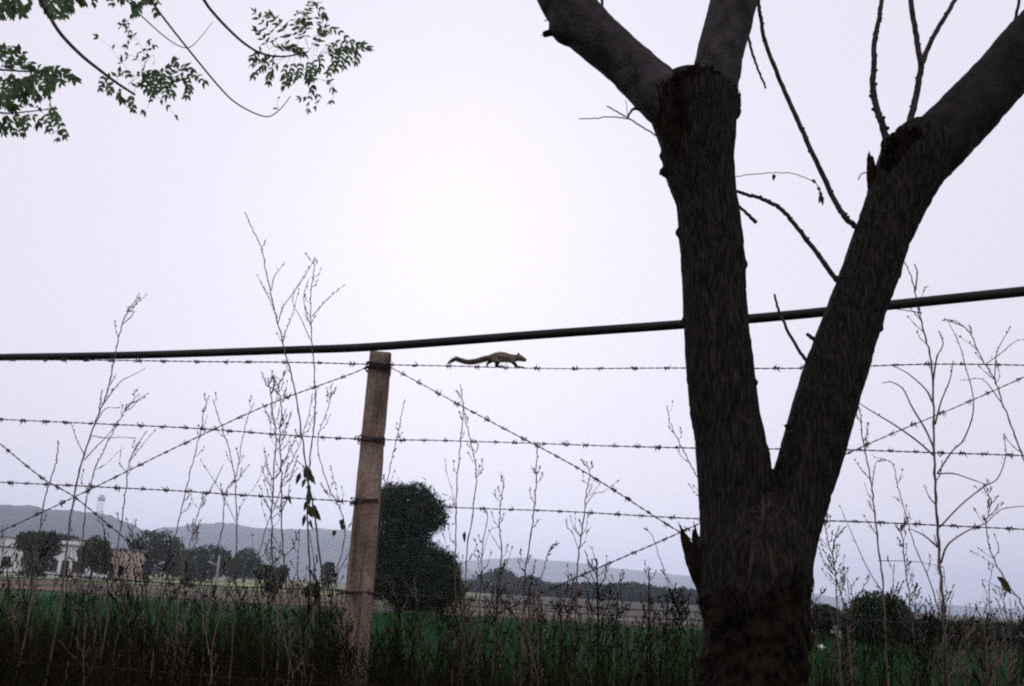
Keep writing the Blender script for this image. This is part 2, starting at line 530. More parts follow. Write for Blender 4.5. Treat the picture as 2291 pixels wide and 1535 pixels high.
# dark trees round the white houses
far_tree('dark tree covering the middle of the white house wall', 80, 1186, 92, 92, M['fol_olive'], 4200, .42, lobes=[(75, 1215, 36, 26), (100, 1222, 34, 28), (85, 1255, 34, 34), (60, 1205, 22, 16), (110, 1205, 22, 14)], seed=3)
far_tree('low wide dark tree on the roofline between both white houses', 130, 1196, 121, 70, M['fol_olive'], 3000, .40, lobes=[(135, 1212, 34, 16), (160, 1214, 24, 14), (115, 1216, 26, 16)], seed=4)
far_tree('dark tree between the taller white house and the pink house', 218, 1200, 94, 66, M['fol_olive'], 4200, .40, lobes=[(215, 1225, 26, 24), (222, 1252, 24, 28), (200, 1240, 22, 26), (235, 1240, 14, 22), (232, 1268, 18, 16)], seed=5)
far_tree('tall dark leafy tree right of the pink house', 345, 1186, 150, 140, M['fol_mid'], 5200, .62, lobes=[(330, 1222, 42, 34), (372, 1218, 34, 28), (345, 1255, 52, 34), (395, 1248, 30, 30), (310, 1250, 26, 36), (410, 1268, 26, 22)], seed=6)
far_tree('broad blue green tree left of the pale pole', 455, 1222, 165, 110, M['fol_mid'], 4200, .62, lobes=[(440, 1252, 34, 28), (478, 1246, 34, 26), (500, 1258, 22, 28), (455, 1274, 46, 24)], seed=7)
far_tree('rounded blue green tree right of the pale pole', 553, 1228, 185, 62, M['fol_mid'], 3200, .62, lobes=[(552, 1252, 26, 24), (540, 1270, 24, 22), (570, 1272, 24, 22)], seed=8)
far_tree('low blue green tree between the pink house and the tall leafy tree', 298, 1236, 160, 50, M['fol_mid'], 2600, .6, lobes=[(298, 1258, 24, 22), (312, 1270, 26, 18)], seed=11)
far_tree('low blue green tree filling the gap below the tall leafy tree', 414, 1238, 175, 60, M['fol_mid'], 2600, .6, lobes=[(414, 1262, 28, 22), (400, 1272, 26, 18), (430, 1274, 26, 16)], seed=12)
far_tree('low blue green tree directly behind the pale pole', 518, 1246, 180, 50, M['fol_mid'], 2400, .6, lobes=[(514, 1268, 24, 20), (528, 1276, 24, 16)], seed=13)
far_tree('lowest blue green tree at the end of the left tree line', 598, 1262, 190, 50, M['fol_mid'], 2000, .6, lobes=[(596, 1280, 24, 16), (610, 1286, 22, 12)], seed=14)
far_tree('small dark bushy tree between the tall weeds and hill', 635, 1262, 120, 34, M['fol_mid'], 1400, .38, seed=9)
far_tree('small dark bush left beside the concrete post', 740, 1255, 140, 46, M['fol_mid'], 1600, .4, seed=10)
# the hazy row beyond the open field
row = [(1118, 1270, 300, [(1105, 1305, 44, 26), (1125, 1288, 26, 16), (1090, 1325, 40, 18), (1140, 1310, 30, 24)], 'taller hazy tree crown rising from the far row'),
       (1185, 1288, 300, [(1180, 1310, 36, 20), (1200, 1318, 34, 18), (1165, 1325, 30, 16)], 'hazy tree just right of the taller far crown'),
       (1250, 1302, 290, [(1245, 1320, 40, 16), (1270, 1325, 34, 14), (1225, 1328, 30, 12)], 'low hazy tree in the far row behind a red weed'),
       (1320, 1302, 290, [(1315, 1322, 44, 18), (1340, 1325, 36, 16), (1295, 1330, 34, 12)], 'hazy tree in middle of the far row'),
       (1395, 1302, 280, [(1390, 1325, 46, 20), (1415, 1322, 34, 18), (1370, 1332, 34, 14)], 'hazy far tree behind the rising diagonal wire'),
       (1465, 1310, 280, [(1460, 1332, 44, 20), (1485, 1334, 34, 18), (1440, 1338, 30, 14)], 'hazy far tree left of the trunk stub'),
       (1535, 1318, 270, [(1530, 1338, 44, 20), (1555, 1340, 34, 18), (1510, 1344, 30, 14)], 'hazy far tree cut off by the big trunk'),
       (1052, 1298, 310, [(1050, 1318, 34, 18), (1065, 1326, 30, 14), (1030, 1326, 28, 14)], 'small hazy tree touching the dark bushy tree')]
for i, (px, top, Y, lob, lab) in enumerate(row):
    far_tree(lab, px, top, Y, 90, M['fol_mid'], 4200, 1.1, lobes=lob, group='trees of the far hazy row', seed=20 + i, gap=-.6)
# shrubs of the hedge at right
hed = [(1850, 1352, 34, 'dark shrub between the trunk and the rounded bush'), (2085, 1384, 90, 'flat dark hedge shrub just right of the rounded bush'),
       (2165, 1388, 100, 'flat dark hedge shrub beneath the thick stalk branches'), (2250, 1392, 110, 'flat dark hedge shrub at the right edge of view'), (1800, 1372, 60, 'dark shrub half hidden by the trunk base')]
for i, (px, top, w, lab) in enumerate(hed):
    far_tree(lab, px, top, 31 + i * .4, w + 50, M['fol_dark'], 8000, .14, cat='shrub', name='hedge_shrub', group='hedge shrubs at right', seed=40 + i, low=-.1, gap=-.6)
# scrub along the far field edge, left of the post
scr = [(262, 1262, 118, 30), (300, 1276, 120, 34), (420, 1290, 88, 40), (610, 1298, 80, 40), (700, 1306, 72, 44)]
for i, (px, top, Y, w) in enumerate(scr):
    far_tree(['olive scrub bush at the foot of the pink house', 'olive scrub bush below the tall leafy tree', 'low olive scrub on the field edge left of the pale pole', 'low olive scrub on the field edge under the bushy dry weeds', 'low olive scrub on the field edge just left of the post'][i], px, top, Y, w, M['fol_olive'], 900, .3, cat='bush', name='scrub_bush', group='scrub bushes on the field edge', seed=60 + i, low=-.1)

# ------------------------------------------------------------------ houses, pole and tower
def house(label, pxl, pxr, top, Y, depth, m, openings, parapet=True, lean_roof=False):
    a = at(pxl, top, Y); b = at(pxr, top, Y)
    z = (a.z + b.z) / 2; w = b.x - a.x
    cx = (a.x + b.x) / 2
    t = thing('house', label, 'house', (cx, Y + depth / 2, 0))
    # walls built around real openings on the front
    wl = MB()
    th = .25
    wl.box((cx, Y + depth - th / 2, z / 2), (w, th, z))
    wl.box((cx - w / 2 + th / 2, Y + depth / 2, z / 2), (th, depth - th * 2, z)); wl.box((cx + w / 2 - th / 2, Y + depth / 2, z / 2), (th, depth - th * 2, z))
    ops = sorted(openings)
    x0 = -w / 2
    for (ox, ow, oz0, oz1, kind) in ops:
        l, r = ox * w - ow / 2, ox * w + ow / 2
        wl.box((cx + (x0 + l) / 2, Y + th / 2, z / 2), (l - x0, th, z))
        if oz0 > 0.05:
            wl.box((cx + ox * w, Y + th / 2, oz0 / 2), (ow, th, oz0))
        wl.box((cx + ox * w, Y + th / 2, (oz1 + z) / 2), (ow, th, z - oz1))
        x0 = r
    wl.box((cx + (x0 + w / 2) / 2, Y + th / 2, z / 2), (w / 2 - x0, th, z))
    wl.build('wall', m, t, smooth=False)
    for (ox, ow, oz0, oz1, kind) in ops:
        p = MB().box((cx + ox * w, Y + th * .7, (oz0 + oz1) / 2), (ow, .05, oz1 - oz0)).build(kind, M['door'] if kind == 'door' else M['opening'], t, False)
        if kind == 'window':
            f = MB()
            f.box((cx + ox * w, Y + th * .5, (oz0 + oz1) / 2), (.06, .06, oz1 - oz0))
            f.box((cx + ox * w, Y - .04, oz0 - .04), (ow + .2, .2, .08))
            f.build('window_bar', M['roofgrey'], p, False)
    rf = MB().box((cx, Y + depth / 2, z + .08), (w + .5, depth + .5, .16)).build('roof', M['roofgrey'], t, False)
    if parapet:
        pr = MB()
        for (dx, dy, sx, sy) in ((0, 0.1, w, .15), (0, depth - .1, w, .15), (-w / 2 + .08, depth / 2, .15, depth - .4), (w / 2 - .08, depth / 2, .15, depth - .4)):
            pr.box((cx + dx, Y + dy, z + .36), (sx, sy, .4))
        pr.build('parapet', m, rf, False)
    return t

house('long white flat roofed house at the left edge of the view', -110, 52, 1222, 108, 7, M['whitewash'], [(.3, 1.1, .9, 2.0, 'window'), (-.1, 1.0, 0, 2.0, 'door'), (.0 - .35, 1.1, .9, 2.0, 'window')])
house('white house half hidden behind two dark trees', 112, 204, 1222, 106, 6, M['whitewash'], [(-.32, .8, .7, 1.9, 'window'), (-.05, .9, 0, 1.9, 'door'), (.2, .8, .7, 1.9, 'window'), (.4, .5, .7, 1.6, 'window')])
house('taller white block with a flat roof behind the half hidden house', 164, 208, 1210, 116, 5, M['whitewash'], [(.1, .7, 2.2, 3.0, 'window')], parapet=False)
house('small pinkish house beside the tall leafy tree', 238, 292, 1230, 112, 5, M['pinkwash'], [(-.2, .8, 0, 1.8, 'door'), (.25, .7, .8, 1.6, 'window')], parapet=False)
house('narrow white upper room at the far left edge', -60, 12, 1200, 116, 5, M['whitewash'], [(.2, .8, 2.6, 3.5, 'window')], parapet=False)

pb = at(491, 1243, 112); pole = thing('utility_pole', 'thin pale utility pole in front of the blue green trees', 'pole', (pb.x, 112, 0))
MB().tube([(pb.x, 112, -.1), (pb.x, 112, pb.z)], [.14, .10], 8).build('shaft', M['polewhite'], pole)
MB().box((pb.x - .45, 112.0 - .16, pb.z - 1.0), (1.5, .1, .12), Matrix.Rotation(rad(18), 3, 'Y')).build('crossarm', M['polewhite'], pole, False)
for dx in (-.9, -.3):
    MB().tube([(pb.x + dx, 111.85, pb.z - .95 + (dx + .45) * -.33 + .0), (pb.x + dx, 111.85, pb.z - .70 + (dx + .45) * -.33)], .05, 6).build('insulator', M['polewhite'], pole)

# lattice tower with a boxy head on the left hill
tb = at(219, 1165, 1440); tt = at(219, 1104, 1440)
tow = thing('lattice_tower', 'hazy steel lattice tower with a boxy head on the left hill', 'tower', (tb.x, 1440, tb.z - 6))
hz = tt.z - tb.z + 6; z0 = tb.z - 6
for sx in (-1, 1):
    for sy in (-1, 1):
        MB().tube([(tb.x + sx * 4.5, 1440 + sy * 4.5, z0), (tb.x + sx * 3.4, 1440 + sy * 3.4, z0 + hz * .72)], .34, 5).build('leg', M['steel'], tow)
br = MB()
for k in range(4):
    za, zb = z0 + hz * .18 * k, z0 + hz * .18 * (k + 1)
    ra, rb = 4.5 - 1.1 * k / 4, 4.5 - 1.1 * (k + 1) / 4
    for sy in (-1, 1):
        br.tube([(tb.x - ra, 1440 + sy * ra, za), (tb.x + rb, 1440 + sy * rb, zb)], .16, 4); br.tube([(tb.x + ra, 1440 + sy * ra, za), (tb.x - rb, 1440 + sy * rb, zb)], .16, 4)
br.build('bracing', M['steel'], tow)
hd = MB().box((tb.x, 1440, z0 + hz * .82), (8.5, 8.5, hz * .13)).build('head', M['steel'], tow, False)
MB().box((tb.x, 1440, z0 + hz * .93), (5, 5, hz * .05)).build('cap', M['steel'], hd, False)

# small white plastic scrap in the crop right of the trunk
wp = gat(1838, 1448, 0.3)
sb = MB().ball((wp.x, wp.y, wp.z), (.10, .06, .055), 14, 10)
me = sb.mesh('plastic_bag'); co = get_co(me); co += get_no(me) * (fbm(co * 14, 3, 4) * .035)[:, None]; set_co(me, co)
scrap = obj('plastic_bag', me, M['plastic'])
tag(scrap, 'tiny bright white plastic scrap in the dark crop right of the trunk', 'plastic bag')

# ------------------------------------------------------------------ crop blades (stuff)
def blades(name, n, area, hfun, wid, m, label, cat, seed, bend=.35, z0=0.0, segs=3, dens=None):
    rng = np.random.default_rng(seed)
    pts = area(rng, n)
    if dens is not None:
        pts = pts[rng.uniform(size=len(pts)) < dens(pts)]
    n = len(pts)
    h = hfun(rng, pts)
    a = rng.uniform(0, 2 * np.pi, n)
    b = np.abs(rng.normal(0, bend, n)) * h
    d = np.stack([np.cos(a), np.sin(a)], 1)
    w = wid * rng.uniform(.6, 1.5, n)
    a2 = rng.uniform(0, np.pi, n)
    sd = np.stack([np.cos(a2), np.sin(a2)], 1)
    V = np.zeros((n, segs * 2 + 1, 3))
    for k in range(segs + 1):
        t = k / segs
        c = pts + d * (b * t * t)[:, None]
        zz = z0 + h * t * (1 - .12 * t * t)
        ww = w * (1 - t) ** .7 * .5
        if k < segs:
            V[:, 2 * k, :2] = c - sd * ww[:, None]; V[:, 2 * k + 1, :2] = c + sd * ww[:, None]
            V[:, 2 * k, 2] = zz; V[:, 2 * k + 1, 2] = zz
        else:
            V[:, 2 * k, :2] = c; V[:, 2 * k, 2] = zz
    per = segs * 2 + 1
    base = (np.arange(n) * per)[:, None]
    F = []
    for k in range(segs - 1):
        F.append(base + np.array([2 * k, 2 * k + 1, 2 * k + 3, 2 * k + 2]))
    quads = np.concatenate(F).tolist()
    tris = (base + np.array([2 * segs - 2, 2 * segs - 1, 2 * segs])).tolist()
    me = bpy.data.meshes.new(name)
    me.from_pydata(V.reshape(-1, 3).tolist(), [], quads + tris)
    o = obj(name, me, m, smooth=False)
    tag(o, label, cat, kind='stuff')
    return o

def crop_area(rng, n):
    y = 5.6 + (rng.uniform(0, 1, n) ** 1.3) * 32
    x = rng.uniform(-1, 1, n) * (y * .62 + .8)
    return np.stack([x, y], 1)
blades('crop', 60000, crop_area, lambda r, p: r.uniform(.22, .5, len(p)) * (1 + .2 * vnoise(np.c_[p * .5, p[:, :1] * 0], 3)), .014, M['crop'],
       'short bright green crop filling the field behind the fence', 'crop', 21, z0=.01)

# ------------------------------------------------------------------ fence
fence = thing('barbed_wire_fence', 'barbed wire fence with a weathered concrete post and crossed diagonal wires', 'fence', (fat(815, 1100).x, fat(815, 1100).y, 0))

def post_mesh(seed):
    """square tapered concrete post, 2.1 m, chipped arrises, with its origin at the foot"""
    rows = 110; n = 32
    V = []; F = []
    H = POST_H
    for j in range(rows + 1):
        z = -.3 + (H + .3) * j / rows
        s = 0.058 + (0.0395 - 0.058) * max(0, z) / H
        for k in range(n):
            a = 2 * math.pi * (k + .5) / n
            c, s_ = math.cos(a), math.sin(a)
            e = 7.0
            r = (abs(c) ** e + abs(s_) ** e) ** (-1 / e)
            V.append((c * r * s, s_ * r * s * .92, z))
    for j in range(rows):
        for k in range(n):
            k2 = (k + 1) % n
            F.append((j * n + k, j * n + k2, (j + 1) * n + k2, (j + 1) * n + k))
    F.append(tuple(range(rows * n, (rows + 1) * n)))
    V = np.array(V)
    nn = fbm(V * np.array([40, 40, 26]), 3, seed)
    chip = np.clip(vnoise(V * np.array([14, 14, 11]), seed + 5) - .30, 0, 1)
    cen = V * np.array([0, 0, 1])
    dirv = V - cen
    V = cen + dirv * (1 + nn * .030 - chip * .20)[:, None]
    me = bpy.data.meshes.new('post')
    me.from_pydata([tuple(v) for v in V], [], F)
    me.materials.append(M['concrete'])
    me.polygons.foreach_set('use_smooth', [True] * len(me.polygons))
    return me

POST_H = fat(843, 783).z
pf = fat(815, 1100)
foot = Vector((pf.x, pf.y, 0))
# lean the post a touch so that it passes through both of its measured ends
ptop = fat(843, 783); pmid = fat(792, 1343)
lean = (ptop - pmid) / (ptop.z - pmid.z)
foot = ptop - lean * ptop.z - FNRM * .055
PS = []
for k, (px_) in enumerate((838, -275, 2352)):
    o = bpy.data.objects.new('post', post_mesh(31 + k))
    C.objects.link(o)
    o.parent = fence
    o.matrix_parent_inverse = Matrix.Translation(-fence.location)
    if k == 0:
        o.location = foot
        o['label'] = 'brown grey concrete post with dark wire ties'
        sh = Matrix(((1, 0, lean.x, 0), (0, 1, lean.y, 0), (0, 0, 1, 0), (0, 0, 0, 1)))
        o.data.transform(Matrix.Rotation(math.atan2(FDIR.y, FDIR.x) + rad(14), 4, 'Z'))
        o.data.transform(sh)
    else:
        q = fat(px_, 815); o.location = Vector((q.x, q.y, 0)) - FNRM * .05
        o.data.transform(Matrix.Rotation(math.atan2(FDIR.y, FDIR.x), 4, 'Z'))
    PS.append(o)
main_post = PS[0]

def barb_mesh(seed):
    r = random.Random(seed)
    b = MB()
    pts = []
    for i in range(19):
        t = i / 18
        a = t * 2 * math.pi * 2.2
        pts.append(((t - .5) * .017, math.cos(a) * .0042, math.sin(a) * .0042))
    b.tube(pts, .0017, 5)
    for i, s in enumerate((-1, 1, -1, 1)):
        a = r.uniform(0, 6.28)
        x0 = (-.008, -.004, .004, .008)[i]
        e = Vector((x0 + r.uniform(-.010, .010), math.cos(a) * r.uniform(.010, .015), math.sin(a) * r.uniform(.010, .015)))
        b.tube([(x0, math.cos(a) * .003, math.sin(a) * .003), tuple(e)], [.0017, .0007], 4)
    me = b.mesh('barb'); me.materials.append(M['wire'])
    return me
BARBS = [barb_mesh(s) for s in range(7)]

def barbed(ctrl, spacing_px=62, sag=0, off=.03, phase=0.3, seed=0, thick=1.0):
    r = random.Random(seed)
    P = catmull([fat(x, y + r.uniform(-2, 2), off) for x, y in ctrl], 26)
    # resample evenly
    L = [0]
    for i in range(1, len(P)): L.append(L[-1] + (P[i] - P[i - 1]).length)
    tot = L[-1]; step = .011; n = int(tot / step)
    A = np.array([tuple(p) for p in P])
    s = np.linspace(0, tot, n)
    Q = np.stack([np.interp(s, L, A[:, k]) for k in range(3)], 1)
    wob = np.stack([vnoise(np.c_[s * 2.3, s * 0 + seed, s * 0 + k], 5) for k in range(3)], 1) * .0055
    Q = Q + wob
    b = MB()
    for ph in (0, math.pi):
        pts = []
        for i in range(n):
            a = s[i] / .055 * 2 * math.pi + ph
            t = Vector(Q[min(i + 1, n - 1)] - Q[max(i - 1, 0)]).normalized()
            u = t.cross(Vector((0, 1, 0))).normalized(); v = t.cross(u)
            pts.append(Vector(Q[i]) + (u * math.cos(a) + v * math.sin(a)) * .0015)
        b.tube(pts, .00125 * thick, 4)
    w = b.build('barbed_wire', M['wire'], fence)
    d = phase * .1
    sp = spacing_px * px2m(Vector(Q[n // 2]))
    while d < tot - .03:
        i = min(n - 2, int(d / step))
        p = Vector(Q[i]); t = (Vector(Q[i + 1]) - Vector(Q[max(i - 1, 0)])).normalized()
        ob = bpy.data.objects.new('barb', r.choice(BARBS))
        C.objects.link(ob)
        ob.parent = w
        u = t.cross(Vector((0, 0, 1))).normalized(); v = t.cross(u)
        R = Matrix((t, u, v)).transposed() @ Matrix.Rotation(r.uniform(0, 6.28), 3, 'X')
        ob.matrix_basis = Matrix.Translation(p) @ R.to_4x4() @ Matrix.Scale(r.uniform(.8, 1.25), 4)
        d += sp * r.uniform(.75, 1.28)
    return w

def parent_fix(o):
    o.matrix_parent_inverse = Matrix.Translation(-fence.location)

HW = {}
HW['top'] = barbed([(-285, 796), (0, 802), (300, 806), (600, 813), (838, 817), (1100, 821), (1400, 823), (1700, 822), (2000, 821), (2360, 819)], 70, seed=1)
HW['second'] = barbed([(-285, 924), (0, 937), (200, 947), (500, 965), (822, 980), (1000, 985), (1300, 998), (1600, 1007), (1900, 1009), (2360, 1020)], 52, seed=2)
HW['third'] = barbed([(-285, 1064), (0, 1077), (300, 1094), (600, 1113), (800, 1124), (1000, 1134), (1300, 1151), (1600, 1161), (1900, 1170), (2360, 1190)], 58, seed=3)
HW['fourth'] = barbed([(-285, 1272), (0, 1281), (300, 1300), (600, 1316), (770, 1326), (1000, 1338), (1300, 1354), (1600, 1370), (1900, 1384), (2360, 1408)], 58, seed=4)
HW['fifth'] = barbed([(-285, 1470), (250, 1495), (760, 1530), (1300, 1560), (1900, 1590), (2360, 1610)], 60, seed=5)
barbed([(848, 812), (900, 838), (1100, 946), (1300, 1052), (1510, 1184), (1700, 1290), (1900, 1392), (2352, 1605)], 48, seed=6, off=.045)
barbed([(765, 1524), (1000, 1418), (1080, 1384), (1300, 1288), (1530, 1186), (1800, 1058), (2000, 968), (2291, 846), (2358, 818)], 58, seed=7, off=.015)
barbed([(832, 818), (780, 838), (600, 910), (400, 1000), (200, 1100), (0, 1192), (-280, 1308)], 56, seed=8, off=.045)
barbed([(-285, 790), (-100, 918), (0, 994), (100, 1070), (170, 1116), (300, 1222), (440, 1322), (600, 1425), (765, 1540)], 48, seed=9, off=.015)

# dark tie wires wound round the main post
for (px_, py_, h_) in ((838, 817, .030), (822, 980, .020), (806, 1122, .016), (777, 1326, .014)):
    c = fat(px_, py_, 0) - FNRM * .055
    tw = MB(); r = random.Random(int(py_))
    half = .0395 + (.058 - .0395) * (1 - c.z / POST_H)
    for k in range(7 if py_ < 900 else 4):
        pts = []
        dz = r.uniform(-.5, .5) * h_; tl = r.uniform(-.012, .012)
        for i in range(25):
            a = 2 * math.pi * i / 24
            e = 6.0; cc, ss = math.cos(a), math.sin(a)
            rr = (abs(cc) ** e + abs(ss) ** e) ** (-1 / e) * (half * 1.04 + .003)
            v = Matrix.Rotation(math.atan2(FDIR.y, FDIR.x) + rad(14), 3, 'Z') @ Vector((cc * rr, ss * rr, 0))
            pts.append(c + v + Vector((0, 0, dz + tl * cc)))
        tw.tube(pts, .0021, 4)
    for k in range(6 if py_ < 900 else 4):                  # cut ends sticking out
        s0 = c + FNRM * (half * 1.06) + FDIR * r.uniform(-.6, .6) * half
        tw.tube([s0, s0 + FDIR * r.uniform(-.01, .02) + Vector((0, 0, r.uniform(-.022, .032))) + FNRM * .006], [.0022, .0012], 4)
    ob = tw.build('tie_wire', M['wire'], main_post)
    ob.matrix_parent_inverse = Matrix.Translation(-foot)

# ------------------------------------------------------------------ black pipe
pc = [(-900, 835, 4.0), (-285, 806, 3.62), (0, 799.5, 3.45), (300, 794.5, 3.33), (640, 783.5, 3.2), (843, 775.5, 3.115), (1200, 749, 3.0), (1530, 725.5, 2.88), (1760, 706, 2.80), (1910, 691, 2.75), (2110, 670.5, 2.70), (2291, 652, 2.64), (2700, 612, 2.5), (3400, 560, 2.3)]
pp = catmull([at(x, y, Y) for x, y, Y in pc], 14)
pipe = MB().tube(pp, [.0138, .0138, .0145, .0155, .0158, .0160, .0162, .0162], 14).build('black_pipe', M['pipe'])
tag(pipe, 'thick black plastic water pipe strung along the top of the fence', 'pipe')

# ------------------------------------------------------------------ big tree with the forked trunk
TY = 2.1
tbase = at(1688, 1400, TY)
tree = thing('forked_tree', 'big dark rough barked tree forking into two lopped stems', 'tree', (tbase.x, TY, 0))

def tt_(px, py, dY=0.0):
    return at(px, py, TY + dY)

def stem(mb, rows, sub=5, n=26, dY=None):
    """rows: (x, y, width) of the stem's middle in photograph pixels"""
    P = [tt_(r[0], r[1], (r[3] if len(r) > 3 else 0)) for r in rows]
    R = [r[2] / 2 * px2m(p) for r, p in zip(rows, P)]
    Q = catmull(P, sub)
    RR = list(np.interp(np.linspace(0, len(R) - 1, len(Q)), range(len(R)), R))
    mb.tube(Q, RR, n)
    return Q, RR

tm = MB()
gb = tt_(1684, 1535)
# foot of the trunk down into the ground
foot_pts = [Vector((gb.x - .01, TY, -.12)), Vector((gb.x - .008, TY, .05)), Vector((gb.x - .006, TY, .22)), Vector((gb.x - .003, TY, .5)), gb.copy()]
r0 = 228 / 2 * px2m(gb)
tm.tube(catmull(foot_pts, 5), lerp_list([r0 * 1.75, r0 * 1.5, r0 * 1.2, r0 * 1.06, r0], 21), 30)
stem(tm, [(1684, 1600, 226), (1685, 1535, 226), (1687, 1450, 234), (1688, 1380, 240), (1686, 1320, 250), (1690, 1250, 252), (1700, 1200, 232), (1705, 1150, 170), (1708, 1105, 80)])
stem(tm, [(1648, 1330, 130), (1642, 1250, 150), (1641, 1180, 152), (1640, 1100, 160), (1640, 1040, 166), (1632, 985, 158), (1622, 930, 154), (1614, 850, 152), (1606, 760, 145), (1600, 700, 144), (1596, 600, 144), (1588, 515, 140),
          (1580, 450, 137), (1568, 400, 150), (1560, 345, 163), (1560, 300, 166), (1554, 255, 186), (1556, 225, 188), (1560, 200, 170), (1566, 180, 110)])
stem(tm, [(1740, 1330, 120), (1752, 1250, 130), (1772, 1160, 136), (1800, 1065, 136), (1838, 930, 138), (1872, 822, 134), (1908, 712, 126), (1945, 615, 124), (1975, 527, 124), (2005, 455, 132), (2040, 375, 150), (2058, 345, 150), (2085, 315, 140)])
# knobs on the outline
for (x, y, r) in ((1662, 592, 14), (1520, 520, 12), (1530, 715, 8), (1690, 856, 10), (1484, 350, 12), (1482, 385, 12), (2118, 385, 14), (2008, 620, 10), (1968, 735, 10), (1545, 895, 8), (1574, 1225, 26), (1572, 1250, 26), (1576, 1278, 22), (1582, 1305, 20), (1798, 1300, 24), (1640, 250, 18), (1476, 250, 18), (1990, 325, 20)):
    p = tt_(x, y); tm.ball(p, r * px2m(p), 10, 8)
me = remeshed(tm, .0050, 10)
co = get_co(me); no = get_no(me)
lump = fbm(co * np.array([9, 9, 5]), 3, 2)
furrow = -np.clip(1 - np.abs(fbm(co * np.array([46, 46, 9]), 3, 7)) / .13, 0, 1)
plate = vnoise(co * np.array([80, 80, 26]), 12)
fine = vnoise(co * np.array([150, 150, 60]), 14)
# torn wood and thick scabby bark low on the trunk
zlow = at(1690, 1320, TY).z
low_k = np.clip((zlow + .05 - co[:, 2]) / .12, 0, 1)
scab = np.clip(fbm(co * np.array([24, 24, 17]), 3, 23), -.2, 1) * low_k
co = co + no * (lump * .0045 + furrow * .0040 + plate * .0012 + fine * .0008 + scab * .022)[:, None]
set_co(me, co)
trunk = obj('trunk', me, M['bark'], tree)

# a split of bare wood down the middle below the fork
sp_ = MB()
def strip(mb, pts, wpx, push=.0):
    Q = catmull([tt_(x, y) for x, y in pts], 6)
    out = []
    for p in Q:
        d = (p - CAM).normalized()
        out.append(p)
    return Q
from mathutils.bvhtree import BVHTree
bvh = BVHTree.FromPolygons([tuple(v) for v in co], [tuple(p.vertices) for p in me.polygons])
def on_trunk(px, py):
    d = ray(px, py).normalized()
    h = bvh.ray_cast(CAM, d)
    return h[0] if h[0] is not None else tt_(px, py)
def hit(px, py, off):
    d = ray(px, py).normalized()
    h = bvh.ray_cast(CAM, d)
    if h[0] is None: return None
    n = h[1] if h[1].dot(d) < 0 else -h[1]
    return h[0] + (n * .6 - d * .4) * off
def ribbon(pts, w, seed, off=.003):
    r_ = random.Random(seed)
    P = catmull([Vector((x, y, 0)) for x, y in pts], 10)
    V = []; F = []; rows = 0
    for i, p in enumerate(P):
        t = i / (len(P) - 1)
        ww = w * (math.sin(math.pi * min(1, t * 1.15 + .04)) ** .6 + .08) * r_.uniform(.7, 1.15)
        cx = p.x + r_.uniform(-1, 1)
        line = [hit(cx + (k / 4 - .5) * ww, p.y, off if 0 < k < 4 else -.002) for k in range(5)]
        if any(q is None for q in line): continue
        V += line; rows += 1
    for i in range(rows - 1):
        for k in range(4):
            F.append((i * 5 + k, i * 5 + k + 1, i * 5 + k + 6, i * 5 + k + 5))
    b_ = MB(); b_.add(V, F)
    return b_.build('torn_wood_strip', M['wood'], tree)
ribbon([(1706, 1108), (1708, 1140), (1704, 1175), (1694, 1205), (1684, 1235), (1680, 1265), (1674, 1300), (1664, 1335), (1672, 1375)], 15, 1)
ribbon([(1722, 1225), (1728, 1255), (1734, 1290), (1730, 1325), (1724, 1360)], 17, 2)
ribbon([(1668, 1215), (1662, 1250), (1660, 1285)], 9, 3)
ribbon([(1724, 1100), (1720, 1130), (1716, 1150)], 8, 4)
# thick scabby bark round the lower trunk, with a torn upper edge
r_ = random.Random(12); cols = []; 
NX, NYs = 64, 44
xs = np.linspace(1560, 1816, NX)
edge = 1322 + 26 * np.array([vnoise(np.array([[x / 17, 3.1, 0]]), 2)[0] for x in xs]) + 14 * np.array([r_.uniform(-1, 1) for _ in xs]) + 34 * np.exp(-((xs - 1690) / 26) ** 2) - 30 * np.exp(-((xs - 1790) / 22) ** 2)
grid = {}
for i, x in enumerate(xs):
    for j in range(NYs):
        y = edge[i] + (1640 - edge[i]) * j / (NYs - 1)
        q0 = hit(x, y, 0.0)
        if q0 is None: continue
        k = vnoise(np.array([[x / 9, y / 16, 0], [x / 22, y / 30, 5]]), 8)
        th = .005 + .007 * max(-.4, k[0]) + .006 * k[1]
        if j == 0: th = .004
        grid[i, j] = hit(x, y, max(.0005, th))
V = []; F = []; idx_ = {}
for kk, q in grid.items(): idx_[kk] = len(V); V.append(q)
for i in range(NX - 1):
    for j in range(NYs - 1):
        ks = [(i, j), (i + 1, j), (i + 1, j + 1), (i, j + 1)]
        if all(k in idx_ for k in ks): F.append(tuple(idx_[k] for k in ks))
    if (i, 0) in idx_ and (i + 1, 0) in idx_:                # the torn edge's thickness
        a0, a1 = hit(xs[i], edge[i] - 1, -.004), hit(xs[i + 1], edge[i + 1] - 1, -.004)
        if a0 and a1:
            V += [a0, a1]; F.append((idx_[i, 0], len(V) - 2, len(V) - 1, idx_[i + 1, 0]))
sk = MB(); sk.add(V, F)
sk.build('scabby_bark', M['collar'], tree, smooth=False)

# smooth grey limbs growing from the lopped stems
def limb(rows, seed, knob=(), vox=.006, m='limb'):
    b = MB(); stem(b, rows, 5, 22)
    for (x, y, r) in knob:
        p = tt_(x, y); b.ball(p, r * px2m(p), 10, 8)
    me = remeshed(b, vox, 3)
    co = get_co(me); no = get_no(me)
    co = co + no * (fbm(co * 11, 3, seed) * .005 + vnoise(co * 60, seed + 3) * .0012 - np.clip(vnoise(co * 22, seed + 5) - .45, 0, 1) * .010)[:, None]
    set_co(me, co)
    return obj('limb', me, M[m], tree)

